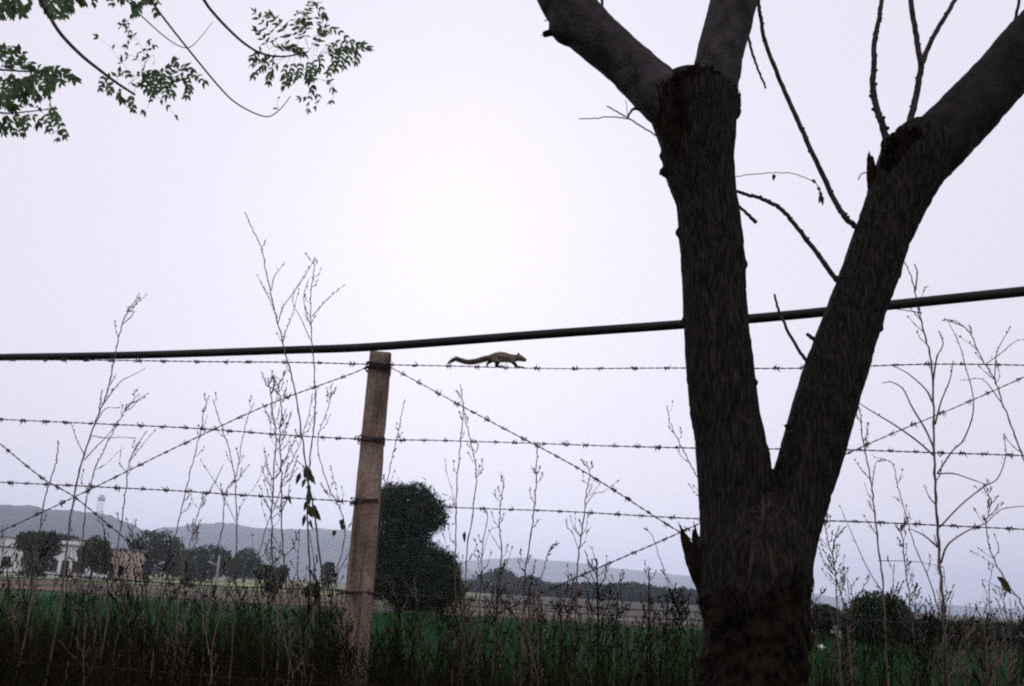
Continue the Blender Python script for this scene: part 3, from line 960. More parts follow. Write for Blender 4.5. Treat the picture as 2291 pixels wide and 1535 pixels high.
limb([(1530, 262, 100, -.02), (1490, 222, 122, -.02), (1440, 178, 112), (1385, 125, 104), (1330, 80, 112), (1290, 38, 116), (1262, 0, 108), (1215, -70, 96), (1150, -170, 84), (1090, -300, 66), (1070, -420, 50)], 51, ((1275, 58, 46), (1250, 66, 22)))
limb([(1590, 270, 110), (1596, 210, 104), (1604, 150, 106), (1616, 95, 106), (1630, 50, 108), (1642, 0, 104), (1660, -80, 98), (1690, -220, 84), (1700, -380, 62)], 53)
limb([(2030, 420, 110), (2062, 365, 130), (2100, 318, 136), (2155, 262, 132), (2220, 195, 128), (2290, 112, 122), (2370, 20, 114), (2460, -100, 100), (2540, -260, 76)], 55, m='limb_dark')

# ragged collars of old bark where the limbs grow out
def collar(rim, inner, seed, mname='collar'):
    """a torn shell of bark: rim points (top edge) and inner points (where it meets the stem)"""
    r = random.Random(seed)
    b = MB()
    Rm = catmull(rim, 10); Im = catmull(inner, 10)
    n = min(len(Rm), len(Im)); V = []; F = []
    rows = 6
    for i in range(n):
        j = r.uniform(-.8, 1.4)
        top = Rm[i] + (Rm[i] - Im[i]).normalized() * .010 * j + Vector((r.uniform(-.003, .003), r.uniform(-.006, .004), 0))
        for k in range(rows):
            t = k / (rows - 1)
            p = top.lerp(Im[i], t)
            p = p + Vector((r.uniform(-1, 1), r.uniform(-1.5, .5), r.uniform(-1, 1))) * .003 * (1 - t * .5)
            V.append(p)
        for k in range(rows):
            t = k / (rows - 1)
            V.append(top.lerp(Im[i], t) + Vector((0, .016 + .012 * t, -.002)))
    w = rows * 2
    for i in range(n - 1):
        a, c = i * w, (i + 1) * w
        for k in range(rows - 1):
            F.append((a + k, a + k + 1, c + k + 1, c + k)); F.append((a + rows + k, c + rows + k, c + rows + k + 1, a + rows + k + 1))
        F.append((a, c, c + rows, a + rows))
    b.add(V, F)
    return b.build('bark_collar', M[mname], tree, smooth=False)

fr = -.085
collar([at(1457, 262, TY + .01), at(1462, 222, TY - .05), at(1478, 186, TY - .085), at(1515, 165, TY - .10), at(1552, 154, TY - .105), at(1588, 152, TY - .10), at(1618, 172, TY - .085), at(1642, 196, TY - .055), at(1656, 212, TY + .005)],
       [at(1486, 330, TY + .02), at(1494, 340, TY - .02), at(1506, 350, TY - .05), at(1532, 356, TY - .065), at(1556, 350, TY - .072), at(1582, 358, TY - .068), at(1606, 350, TY - .05), at(1622, 340, TY - .02), at(1632, 330, TY + .02)], 5)
collar([at(1975, 372, TY - .04), at(1978, 335, TY - .06), at(1992, 308, TY - .075), at(2018, 290, TY - .08), at(2045, 286, TY - .08), at(2062, 300, TY - .08)],
       [at(1985, 440, TY - .02), at(1998, 425, TY - .04), at(2015, 410, TY - .05), at(2035, 395, TY - .055), at(2055, 385, TY - .055), at(2075, 375, TY - .05)], 6)

# splintered stubs
def stub(pts, widths, seed, name='broken_stub', m='collar', splinters=3):
    r = random.Random(seed)
    P = [tt_(x, y) for x, y in pts]
    b = MB()
    Q = catmull(P, 5)
    b.tube(Q, [w / 2 * px2m(P[0]) for w in lerp_list(widths, len(Q))], 9)
    for k in range(splinters):
        d = (P[-1] - P[-2]).normalized()
        e = P[-1] + Vector((r.uniform(-1, 1), r.uniform(-1, 1), r.uniform(-1, 1))) * widths[-1] * .3 * px2m(P[-1])
        b.tube([e - d * .02, e + d * r.uniform(.006, .018)], [widths[-1] * .22 * px2m(e), .0008], 5)
    me = b.mesh(name); co = get_co(me); co = co + get_no(me) * (fbm(co * 70, 2, seed) * .0022)[:, None]; set_co(me, co)
    return obj(name, me, M[m], tree)
stub([(1966, 460), (1956, 420), (1950, 385), (1947, 352)], [44, 30, 22, 15], 1)
stub([(1275, 62), (1250, 68), (1228, 74), (1216, 78)], [46, 24, 15, 13], 2)
stub([(1262, 40), (1240, 38), (1229, 42)], [26, 13, 6], 3)
stub([(1600, 1330), (1556, 1262), (1545, 1235), (1532, 1205), (1524, 1184)], [70, 40, 30, 20, 7], 4)
stub([(1600, 1290), (1568, 1236), (1558, 1212), (1554, 1184)], [50, 34, 22, 9], 5)
stub([(1782, 968), (1768, 958), (1756, 952)], [30, 16, 5], 6, splinters=1)
stub([(1650, 240), (1654, 222), (1655, 210)], [14, 8, 5], 7, splinters=1)

# twigs
def twig(pts, w0, w1, knob=0, m='twig', seed=0, dY=0.0, name='twig', parent=None):
    r = random.Random(seed)
    P = catmull([tt_(x, y, dY) for x, y in pts], 6)
    n = len(P)
    for i in range(1, n - 1):
        P[i] = P[i] + Vector((r.uniform(-1, 1), r.uniform(-1, 1), r.uniform(-1, 1))) * .0012
    s = px2m(P[0])
    R = []
    for i in range(n):
        w = w0 + (w1 - w0) * i / (n - 1)
        if knob and i % 2 == 0:
            w *= 1 + .6 * knob * r.uniform(.2, 1)
        R.append(w / 2 * s)
    b = MB().tube(P, R, 7)
    if knob:
        for i in range(2, n - 1, 2):
            d = Vector((r.uniform(-1, 1), r.uniform(-1, 1), r.uniform(-.2, 1))).normalized()
            b.tube([P[i], P[i] + d * R[i] * 1.35], [R[i] * .8, R[i] * .4], 5)
    return b.build(name, M[m], parent or tree)
twig([(1925, 512), (1905, 500), (1888, 482), (1868, 450), (1838, 385), (1803, 312), (1772, 242), (1741, 170), (1712, 92), (1702, 40), (1697, 0), (1694, -110)], 13, 8, .18, seed=1)
twig([(1885, 645), (1871, 625), (1832, 572), (1792, 520), (1757, 477), (1732, 457), (1702, 444), (1672, 436), (1648, 428)], 12, 7, .35, seed=2)
twig([(1640, 452), (1655, 463), (1675, 482), (1692, 498)], 5, 9, 0, seed=3)
twig([(1812, 815), (1803, 806), (1783, 778), (1757, 728), (1741, 690), (1733, 658)], 9, 5, 0, seed=4)
twig([(1832, 768), (1820, 758), (1805, 747)], 11, 8, 0, seed=5)
twig([(1998, 345), (1988, 322), (1971, 270), (1958, 230), (1953, 190), (1955, 140), (1957, 90), (1966, 45), (1972, 0), (1977, -100)], 16, 9, .4, seed=6)
t7 = twig([(2028, 305), (2034, 280), (2047, 225), (2056, 178), (2060, 142), (2050, 82), (2038, 0), (2030, -90)], 16, 11, .15, seed=7)
tf = twig([(2060, 150), (2076, 108), (2106, 50), (2136, 0), (2162, -60)], 12, 9, .12, seed=8)
twig([(1668, 60), (1674, 82), (1686, 130), (1700, 165), (1713, 198)], 7, 4, .2, seed=9)
twig([(1348, 85), (1347, 55), (1346, 0), (1344, -80)], 8, 6, .1, seed=10)
twig([(1432, 246), (1420, 243), (1411, 250), (1404, 264)], 8, 4, 0, seed=11)
twig([(1295, 266), (1330, 265), (1365, 261), (1408, 266)], 2.2, 3, 0, 'palefibre', 12)
twig([(1358, 237), (1382, 251), (1408, 266), (1440, 286), (1468, 304)], 3.2, 3.6, 0, 'palefibre', 13)
twig([(1400, 224), (1403, 248), (1406, 264)], 1.6, 1.6, 0, 'palefibre', 14)
twig([(1920, 402), (1925, 392), (1935, 387), (1950, 390)], 2.5, 3, 0, 'palefibre', 15)
twig([(2284, -30), (2278, 10), (2270, 50)], 6, 7, .1, seed=16)
dr = twig([(1640, 396), (1670, 392), (1720, 387), (1765, 387), (1800, 397), (1822, 408), (1836, 428), (1838, 440)], 2.0, 2.0, 0, 'palefibre', 17, name='dry_vine_twig')
for (x, y, ex, ey, L) in ((1732, 389, 1730, 406, 17), (1815, 402, 1826, 410, 15), (1828, 418, 1838, 432, 15), (1838, 434, 1830, 462, 24), (1838, 436, 1842, 468, 26), (1832, 430, 1842, 440, 12)):
    p = tt_(x, y); q = tt_(ex, ey)
    MB().leaf(p, q - p, Vector((random.uniform(-.4, .4), -1, random.uniform(-.3, .3))), L * px2m(p), 9 * px2m(p)).build('dry_leaf', M['dryleaf'], dr, False)

# ------------------------------------------------------------------ leafy branches hanging in at the top left
LY = 5.2
ltree = thing('overhanging_tree', 'thin leafy branches with feathery green leaves hanging in at the top left', 'tree', at(-500, -400, LY))
MB().tube([Vector((at(-1000, 900, LY).x, LY + .3, -.1)), Vector((at(-1000, 900, LY).x + .05, LY + .2, 2.2)), at(-900, -150, LY), at(-850, -420, LY)], [.17, .14, .11, .07], 14).build('trunk', M['bark'], ltree)
lb_parts = {}
def lbranch(key, pts, w0, w1, seed, m='twig'):
    r = random.Random(seed)
    P = catmull([at(x, y, LY + dz) for (x, y, dz) in pts], 7)
    s = px2m(P[0])
    o = MB().tube(P, [w / 2 * s for w in lerp_list([w0, w1], len(P))], 6).build('branch', M[m], ltree)
    lb_parts[key] = o
    return o
lbranch('main', [(-880, -300, 0), (-500, -330, .0), (-150, -220, .0), (40, -90, .0), (70, -40, 0)], 40, 14, 9)
lbranch('a', [(20, -110, 0), (62, -55, 0), (92, 0, 0), (130, 68, 0), (178, 120, .02), (222, 156, .03), (262, 186, .04), (302, 212, .06)], 11, 5, 1)
lbranch('b', [(100, -250, 0), (260, -100, 0), (312, -35, 0), (342, 8, 0), (386, 66, .0), (450, 146, .02), (492, 196, .02), (522, 226, .03), (562, 250, .04), (600, 261, .05), (628, 243, .06), (650, 215, .08)], 6, 1.6, 2)
lbranch('c', [(240, -60, .1), (292, 10, .1), (332, 50, .1), (382, 92, .1), (420, 107, .12), (450, 82, .14), (476, 48, .16)], 3.6, 1.0, 3)
lbranch('d', [(300, -200, -.05), (438, -25, -.05), (470, 20, -.05), (512, 66, -.05), (552, 101, -.05), (592, 122, -.05), (640, 126, -.04), (690, 116, -.02)], 8, 3, 4)
lbranch('e', [(-400, 40, .1), (-150, 120, .1), (-40, 150, .1), (30, 158, .1), (80, 160, .08), (120, 158, .05)], 7, 2.5, 5)
lbranch('f', [(-300, 160, .1), (-100, 225, .1), (0, 252, .08), (60, 250, .06), (110, 244, .05)], 6, 2, 6)
lbranch('g', [(-200, -90, 0), (-40, -50, 0), (20, -25, 0), (90, -5, 0)], 9, 5, 7)

def pinnate(parent, pts, pairs, L, seed, W=None, droop=.5, dz=0.0, terminal=True, skip=0.0):
    """one compound leaf: a thin rachis along the given points with paired leaflets"""
    r = random.Random(seed)
    d0 = r.uniform(-.12, .12)
    P = catmull([at(x, y, LY + dz + d0 * (i / (len(pts) - 1))) for i, (x, y) in enumerate(pts)], 8)
    s = px2m(P[0])
    b = MB().tube(P, [.0013, .0007], 4)
    n = len(P)
    for k in range(pairs):
        t = .22 + .74 * k / max(1, pairs - 1)
        i = min(n - 2, int(t * (n - 1)))
        p = P[i].lerp(P[i + 1], t * (n - 1) - i)
        tg = (P[i + 1] - P[i]).normalized()
        sidev = tg.cross(Vector((0, -1, 0)) + Vector((r.uniform(-.4, .4), 0, r.uniform(-.4, .4)))).normalized()
        for sg in (-1, 1):
            if r.random() < skip: continue
            d = tg * .75 + sidev * sg * r.uniform(.6, 1.0) + Vector((0, 0, -droop * r.uniform(.5, 1.3))) + Vector((0, r.uniform(-.4, .4), 0))
            ln = L * 1.12 * s * r.uniform(.75, 1.25) * (1 - .25 * abs(t - .5))
            nrm = Vector((r.uniform(-.6, .6), -1, r.uniform(-.5, .5)))
            b.leaf(p, d, nrm, ln, (W or L * .40) * 1.3 * s * r.uniform(.8, 1.2), .12, r.uniform(0, .25))
    if terminal:
        b.leaf(P[-1], (P[-1] - P[-2]), Vector((r.uniform(-.4, .4), -1, .3)), L * s, L * .38 * s)
    return b.build('leaf', M['leaf'], parent, smooth=False)

Lv = []
# spray at the end of the right hand branch
for i, (pts, n) in enumerate([
    ([(632, 118), (608, 78), (588, 52), (570, 28)], 6), ([(640, 112), (634, 70), (616, 44), (600, 32)], 6), ([(648, 110), (640, 72), (622, 50), (604, 36)], 5),
    ([(664, 112), (668, 76), (660, 56), (664, 30)], 6), ([(690, 112), (682, 66), (688, 30), (697, 2)], 8), ([(692, 112), (672, 62), (676, 38), (690, 22)], 7),
    ([(697, 4), (712, 10), (722, 24), (727, 36)], 4), ([(668, 60), (676, 52), (684, 50), (692, 52)], 5),
    ([(700, 118), (714, 82), (722, 62), (716, 40)], 6), ([(708, 120), (722, 70), (752, 66), (790, 92), (825, 108)], 10), ([(716, 120), (740, 96), (776, 100), (812, 98)], 8),
    ([(712, 122), (745, 108), (785, 112), (824, 106)], 8), ([(715, 124), (742, 118), (748, 140), (736, 164)], 7), ([(726, 118), (758, 112), (762, 130), (752, 156)], 7),
    ([(745, 110), (776, 108), (782, 124), (770, 150)], 6), ([(770, 108), (792, 108), (800, 122), (796, 138)], 5),
    ([(640, 126), (606, 124), (586, 132), (566, 144)], 7), ([(636, 128), (602, 140), (584, 152), (566, 172)], 7), ([(640, 128), (612, 150), (604, 166), (602, 182)], 6),
    ([(650, 126), (638, 152), (640, 172), (634, 194)], 6), ([(660, 124), (656, 150), (648, 168), (646, 186)], 6), ([(672, 124), (672, 150), (668, 166), (662, 178)], 6),
    ([(684, 122), (692, 146), (690, 164), (690, 182)], 7), ([(696, 122), (704, 142), (700, 160), (702, 176)], 6),
    ([(600, 112), (620, 100), (650, 102), (672, 112)], 8), ([(610, 116), (634, 106), (660, 108), (680, 122)], 8), ([(596, 120), (580, 114), (574, 122), (566, 130)], 4),
    ([(600, 108), (592, 92), (580, 72), (574, 66)], 5), ([(690, 116), (706, 92), (712, 76), (722, 70)], 5), ([(700, 122), (716, 128), (718, 146), (712, 158)], 5)]):
    pinnate(lb_parts['d'], pts, n, 15, 100 + i, dz=-.03, W=5.5)
for i, (pts, n) in enumerate([([(690, 180), (698, 200), (694, 220), (690, 245)], 5), ([(700, 176), (702, 196), (690, 214), (672, 220)], 5), ([(700, 180), (712, 176), (735, 184), (742, 196)], 3),
                              ([(702, 196), (712, 216), (716, 226), (706, 238)], 3), ([(720, 180), (742, 184), (748, 206), (742, 226)], 3), ([(622, 250), (622, 240), (620, 226), (622, 222)], 2)]):
    pinnate(lb_parts['b'] if i == 5 else lb_parts['d'], pts, n, 13, 150 + i, dz=-.02, W=4.5, skip=.25)
# spray on the middle branch
for i, (pts, n) in enumerate([
    ([(262, 186), (240, 172), (228, 186), (226, 198)], 5), ([(266, 188), (250, 182), (246, 196), (248, 208)], 5), ([(280, 196), (268, 204), (268, 214), (274, 224)], 5), ([(300, 208), (292, 218), (296, 234), (298, 246)], 6),
    ([(286, 190), (310, 164), (345, 160), (372, 186), (386, 214)], 10), ([(290, 188), (320, 166), (350, 170), (366, 190), (370, 216)], 9), ([(300, 190), (330, 172), (352, 180), (352, 204)], 8), ([(310, 192), (326, 178), (340, 190), (338, 212)], 7),
    ([(345, 176), (368, 158), (384, 146), (392, 138)], 6), ([(372, 178), (396, 158), (412, 150), (430, 158)], 6), ([(376, 186), (404, 172), (436, 170), (458, 184)], 7), ([(392, 182), (416, 180), (422, 196), (418, 214)], 6),
    ([(366, 190), (384, 190), (390, 180), (386, 164)], 5), ([(262, 184), (262, 166), (274, 160), (286, 168)], 4), ([(300, 206), (306, 190), (318, 186), (326, 200)], 5)]):
    pinnate(lb_parts['a'], pts, n, 15, 200 + i, dz=.05, W=6.5)
for i, (pts, n) in enumerate([([(322, 158), (322, 120), (300, 80), (268, 56)], 6), ([(320, 160), (330, 120), (328, 92), (344, 100)], 5), ([(300, 170), (262, 128), (248, 106), (216, 82)], 3), ([(322, 150), (300, 126), (284, 124), (272, 124)], 3),
                              ([(322, 146), (340, 124), (346, 130), (344, 138)], 3), ([(268, 58), (276, 50), (286, 54), (292, 68)], 5), ([(345, 214), (366, 226), (376, 238), (392, 260)], 3), ([(350, 210), (336, 228), (330, 240), (322, 248)], 2), ([(300, 90), (296, 76), (288, 88), (282, 100)], 4)]):
    pinnate(lb_parts['a'], pts, n, 13, 240 + i, dz=.08, W=5, skip=.3)
# big spray at the left edge
for i, (pts, n) in enumerate([
    ([(0, 158), (14, 130), (18, 116), (6, 106)], 6), ([(20, 158), (40, 132), (48, 120), (40, 112)], 6), ([(-20, 156), (-14, 132), (0, 120), (16, 108)], 6), ([(60, 158), (96, 154), (132, 156), (172, 180)], 9), ([(60, 160), (92, 162), (118, 172), (138, 186)], 8),
    ([(50, 160), (78, 172), (98, 192), (108, 216)], 8), ([(40, 160), (58, 180), (72, 200), (84, 220)], 8), ([(24, 160), (40, 184), (44, 204), (52, 224)], 8), ([(6, 158), (16, 184), (22, 204), (24, 228)], 8), ([(-10, 158), (0, 180), (4, 204), (6, 230)], 8),
    ([(30, 158), (52, 146), (66, 142), (72, 152)], 6), ([(0, 150), (10, 146), (30, 140), (46, 130)], 6), ([(66, 160), (70, 174), (66, 190), (62, 206)], 7), ([(90, 158), (106, 170), (112, 186), (104, 206)], 7), ([(110, 158), (124, 162), (124, 176), (116, 192)], 6),
    ([(-30, 158), (-20, 180), (-14, 210), (-10, 236)], 7), ([(-40, 150), (-30, 128), (-24, 110), (-30, 96)], 6), ([(10, 166), (24, 172), (36, 190), (34, 212)], 7), ([(-8, 190), (8, 214), (14, 232), (28, 244)], 6), ([(120, 158), (140, 158), (156, 168), (168, 176)], 5)]):
    pinnate(lb_parts['e'], pts, n, 17, 300 + i, dz=.08, W=8)
for i, (pts, n) in enumerate([([(0, 252), (14, 264), (20, 280), (32, 296)], 6), ([(20, 252), (36, 262), (44, 278), (50, 298)], 6), ([(-20, 250), (-10, 268), (0, 282), (8, 296)], 6), ([(50, 250), (58, 262), (56, 272), (60, 284)], 5), ([(100, 246), (118, 250), (134, 272), (146, 304)], 7),
                              ([(90, 246), (104, 262), (108, 274), (110, 290)], 5), ([(60, 250), (80, 262), (92, 272), (84, 280)], 4), ([(104, 244), (116, 238), (122, 250), (124, 266)], 4), ([(0, 246), (14, 236), (30, 240), (42, 236)], 5), ([(126, 262), (128, 280), (128, 296), (128, 310)], 3), ([(50, 236), (70, 232), (80, 236), (86, 240)], 2)]):
    pinnate(lb_parts['f'], pts, n, 15, 350 + i, dz=.06, W=7)
# leaves along the top edge
for i, (pts, n) in enumerate([([(-10, -20), (10, -4), (14, 12), (24, 28)], 7), ([(20, -24), (34, -4), (40, 10), (50, 30)], 8), ([(40, -16), (28, 6), (30, 20), (26, 34)], 7), ([(0, -10), (-6, 10), (0, 24), (4, 38)], 6), ([(60, -16), (70, 0), (64, 12), (56, 24)], 7), ([(90, -6), (108, 4), (118, 18), (130, 38)], 8),
                              ([(100, -12), (128, -4), (142, 12), (144, 34)], 8), ([(120, -20), (146, -8), (156, 6), (158, 20)], 7), ([(140, -20), (166, -10), (178, -2), (186, 6)], 6), ([(80, -12), (92, -2), (104, 14), (112, 30)], 7), ([(-20, -20), (-14, 6), (-10, 20), (-12, 36)], 6)]):
    pinnate(lb_parts['g'], pts, n, 16, 400 + i, dz=0.0, W=8)
for i, (pts, n) in enumerate([([(260, -50), (268, -20), (280, -6), (296, 4)], 6), ([(262, -40), (262, -20), (268, -4), (272, 4)], 5), ([(290, 8), (298, 12), (302, 22), (300, 32)], 5), ([(300, 14), (312, 10), (322, 4), (332, 0)], 5), ([(280, -30), (306, -14), (326, -6), (352, 6)], 6), ([(190, -40), (206, -16), (212, -4), (210, 6)], 3), ([(220, -40), (236, -20), (244, -6), (250, 8)], 4), ([(340, -20), (346, 2), (346, 20), (348, 28)], 3), ([(330, 0), (318, 10), (312, 16), (306, 30)], 4)]):
    pinnate(lb_parts['c'], pts, n, 14, 430 + i, dz=.06, W=7)

# ------------------------------------------------------------------ squirrel
sq_foot = fat(1110, 820, .03)
squirrel = thing('squirrel', 'small striped squirrel walking to the right along the top barbed wire', 'squirrel', sq_foot)
def sp(px, py, off=0.0):
    return fat(px, py, .03 + off)
s1 = px2m(sq_foot)
sm = MB()
def chain(pts, radii, n=14):
    P = [sp(*p) for p in pts]
    Q = catmull(P, 5)
    sm.tube(Q, [r * s1 for r in np.interp(np.linspace(0, len(radii) - 1, len(Q)), range(len(radii)), radii)], n)
chain([(1090, 801.5), (1096, 801), (1103, 800.5), (1111, 799.5), (1119, 799), (1128, 799.5), (1137, 801), (1145, 802), (1152, 801.5), (1158, 800.5)], [5.2, 7.2, 9.2, 11.2, 12.0, 11.5, 10.3, 9.4, 8.2, 7.2])
chain([(1149, 801.5), (1157, 800.6), (1163, 801), (1169, 803), (1174, 805.2), (1177.2, 806.8)], [7.6, 7.4, 7.3, 6.1, 4.3, 2.5])
for off in (.016, -.010):                                 # thighs and shoulders
    sm.ball(sp(1107, 804, off), (7.6 * s1, 5.2 * s1, 7.2 * s1), 12, 8)
    sm.ball(sp(1146, 804, off), (5.4 * s1, 4.2 * s1, 5.8 * s1), 12, 8)
chain([(1108, 806, .020), (1114, 811, .022), (1110, 817, .016), (1114, 820, .010), (1122, 820.4, .006), (1127, 820.6, .004)], [6.2, 5.0, 3.6, 2.8, 2.0, 1.2], 10)      # near hind leg, bent, long foot on the wire
chain([(1101, 806, -.012), (1094, 811, -.012), (1090.5, 815, -.006), (1089, 818.5, -.002), (1092, 820.4, 0), (1095, 820.6, 0)], [5.0, 3.4, 2.2, 1.7, 1.5, .9], 10)          # far hind leg pushing off behind
chain([(1147, 805, .014), (1150, 811, .015), (1154, 816, .012), (1158, 820, .006), (1165, 820.8, .003), (1172, 822.4, .002), (1176, 825, .001)], [4.8, 3.6, 2.6, 2.1, 1.7, 1.4, .8], 10)   # near foreleg reaching ahead
chain([(1144, 806, -.012), (1148, 812, -.010), (1152, 817, -.006), (1152, 820, -.002), (1157, 821, 0)], [4.2, 3.0, 2.2, 1.7, .9], 10)                       # far foreleg
for off in (.010, -.010):
    sm.ball(sp(1160.8, 792.4, off), (2.3 * s1, 1.5 * s1, 3.6 * s1), 8, 6)     # ears
sme = remeshed(sm, .0011, 3)
co = get_co(sme); no = get_no(sme)
co = co + no * (fbm(co * 260, 2, 3) * .0007)[:, None]
set_co(sme, co)
# coat colours: pale stripes along the back, greyer flanks, dark feet and ears
nvt = len(co)
col = np.ones((nvt, 4))
ax = np.array([tuple(sp(x, y)) for x, y in ((1090, 801.5), (1119, 799), (1145, 802), (1178, 805))])
d1 = co - np.array(tuple(sp(1119, 800)))
along = d1 @ np.array(tuple(FDIR)) / s1 + 1119
lat = np.abs(d1 @ np.array(tuple(FNRM))) / s1
hgt = d1[:, 2] / s1
spz = np.interp(along, [1085, 1103, 1119, 1137, 1158, 1180], [-1, -.5, 1, -1.5, 0, -5])
ang = np.degrees(np.arctan2(lat, hgt - spz))
base = np.tile(np.array([.070, .055, .045]), (nvt, 1))
def put(mask, c): base[mask] = c
body = (along > 1093) & (along < 1153)
put(body & (ang < 14), [.17, .142, .112])
put(body & (ang >= 14) & (ang < 32), [.026, .019, .015])
put(body & (ang >= 32) & (ang < 46), [.175, .148, .12])
put(body & (ang >= 46) & (ang < 62), [.028, .020, .016])
put(body & (ang >= 62) & (ang < 80), [.115, .098, .080])
put((ang > 125) & (along > 1110) & (along < 1150), [.13, .12, .10])
put((along > 1098) & (along < 1110) & (ang > 60) & (ang < 120), [.082, .054, .040])
put(along >= 1153, [.078, .060, .047])
wz = sp(1119, 813).z
put(co[:, 2] < wz, [.010, .008, .007])
eart = sp(1160, 793.2).z
put((co[:, 2] > eart) & (along > 1156) & (along < 1165), [.010, .008, .008])
put(along > 1175.5, [.014, .011, .011])
base *= np.array([3.7, 3.8, 3.9])
col[:, :3] = base
ca = sme.color_attributes.new('coat', 'FLOAT_COLOR', 'POINT')
ca.data.foreach_set('color', col.reshape(-1))
sbody = obj('body', sme, M['fur'], squirrel)
ep = sp(1168.3, 799.0, .0185)
MB().ball(sp(1168.3, 799.2, .0075), 1.15 * s1, 8, 6).build('eye', M['eye'], squirrel)
# tail: a core and a brush of hairs
tl = catmull([sp(1094, 801), sp(1084, 803.5), sp(1073, 806.5), sp(1059, 809.5), sp(1045, 810), sp(1031, 806.5), sp(1020, 803.5), sp(1010, 808), sp(1002, 813.5)], 9)
TR = np.interp(np.linspace(0, 8, len(tl)), range(9), [6.2, 6.2, 6.0, 5.8, 5.4, 4.9, 4.0, 2.4, .6]) * s1
tmb = MB().tube(tl, list(TR), 12)
r = random.Random(3)
cols = []
for k in range(2600):
    i = r.randrange(len(tl) - 1)
    p = tl[i].lerp(tl[i + 1], r.random()); tg = (tl[i + 1] - tl[i]).normalized()
    a = r.uniform(0, 6.28)
    u = tg.orthogonal().normalized(); v = tg.cross(u)
    o_ = (u * math.cos(a) + v * math.sin(a))
    q = p + o_ * TR[i] * .8
    L_ = r.uniform(4, 9) * s1 * min(1, .25 + (len(tl) - i) / 22)
    e = q + (tg * 1.0 + o_ * r.uniform(.2, .7)) * L_
    w = tg.cross(o_) * .0006
    tmb.add([q - w, q + w, e], [(0, 1, 2)])
tme = tmb.mesh('tail')
tc = get_co(tme); n_ = len(tc)
tcol = np.ones((n_, 4)); tcol[:, :3] = np.array([.18, .15, .12])
band = vnoise(np.c_[tc[:, 0] * 110, tc[:, 2] * 110, tc[:, 1] * 110], 4)
tcol[:, :3] *= (1 + .55 * band)[:, None]
tcol[(tc[:, 0] > sp(1076, 806).x), :3] = np.array([.19, .13, .10])
ca = tme.color_attributes.new('coat', 'FLOAT_COLOR', 'POINT'); ca.data.foreach_set('color', tcol.reshape(-1))
obj('tail', tme, M['fur'], squirrel)
# short fur standing off the body outline
fb = MB(); fc = []
idx = RNG.choice(nvt, 5200, replace=nvt < 5200)
for i in idx:
    p = Vector(co[i]); n3 = Vector(no[i])
    if p.z < wz: continue
    d = (n3 * .45 - FDIR * .9 + Vector((0, 0, -.15))).normalized()
    w = d.cross(n3).normalized() * .00035
    fb.add([p - w, p + w, p + d * r.uniform(.003, .006) + n3 * .0008], [(0, 1, 2)]); fc += [base[i]] * 3
fme = fb.mesh('fur')
fcol = np.ones((len(fc), 4)); fcol[:, :3] = np.array(fc)
ca = fme.color_attributes.new('coat', 'FLOAT_COLOR', 'POINT'); ca.data.foreach_set('color', fcol.reshape(-1))
obj('fur', fme, M['fur'], squirrel, smooth=False)
wh = MB()
for k in range(6):
    p = sp(1176, 806, .004); wh.tube([p, p + FDIR * .004 + Vector((0, 0, r.uniform(-.012, .006))) + FNRM * r.uniform(.006, .014)], [.00022, .0001], 3)
wh.build('whiskers', M['claw'], squirrel)

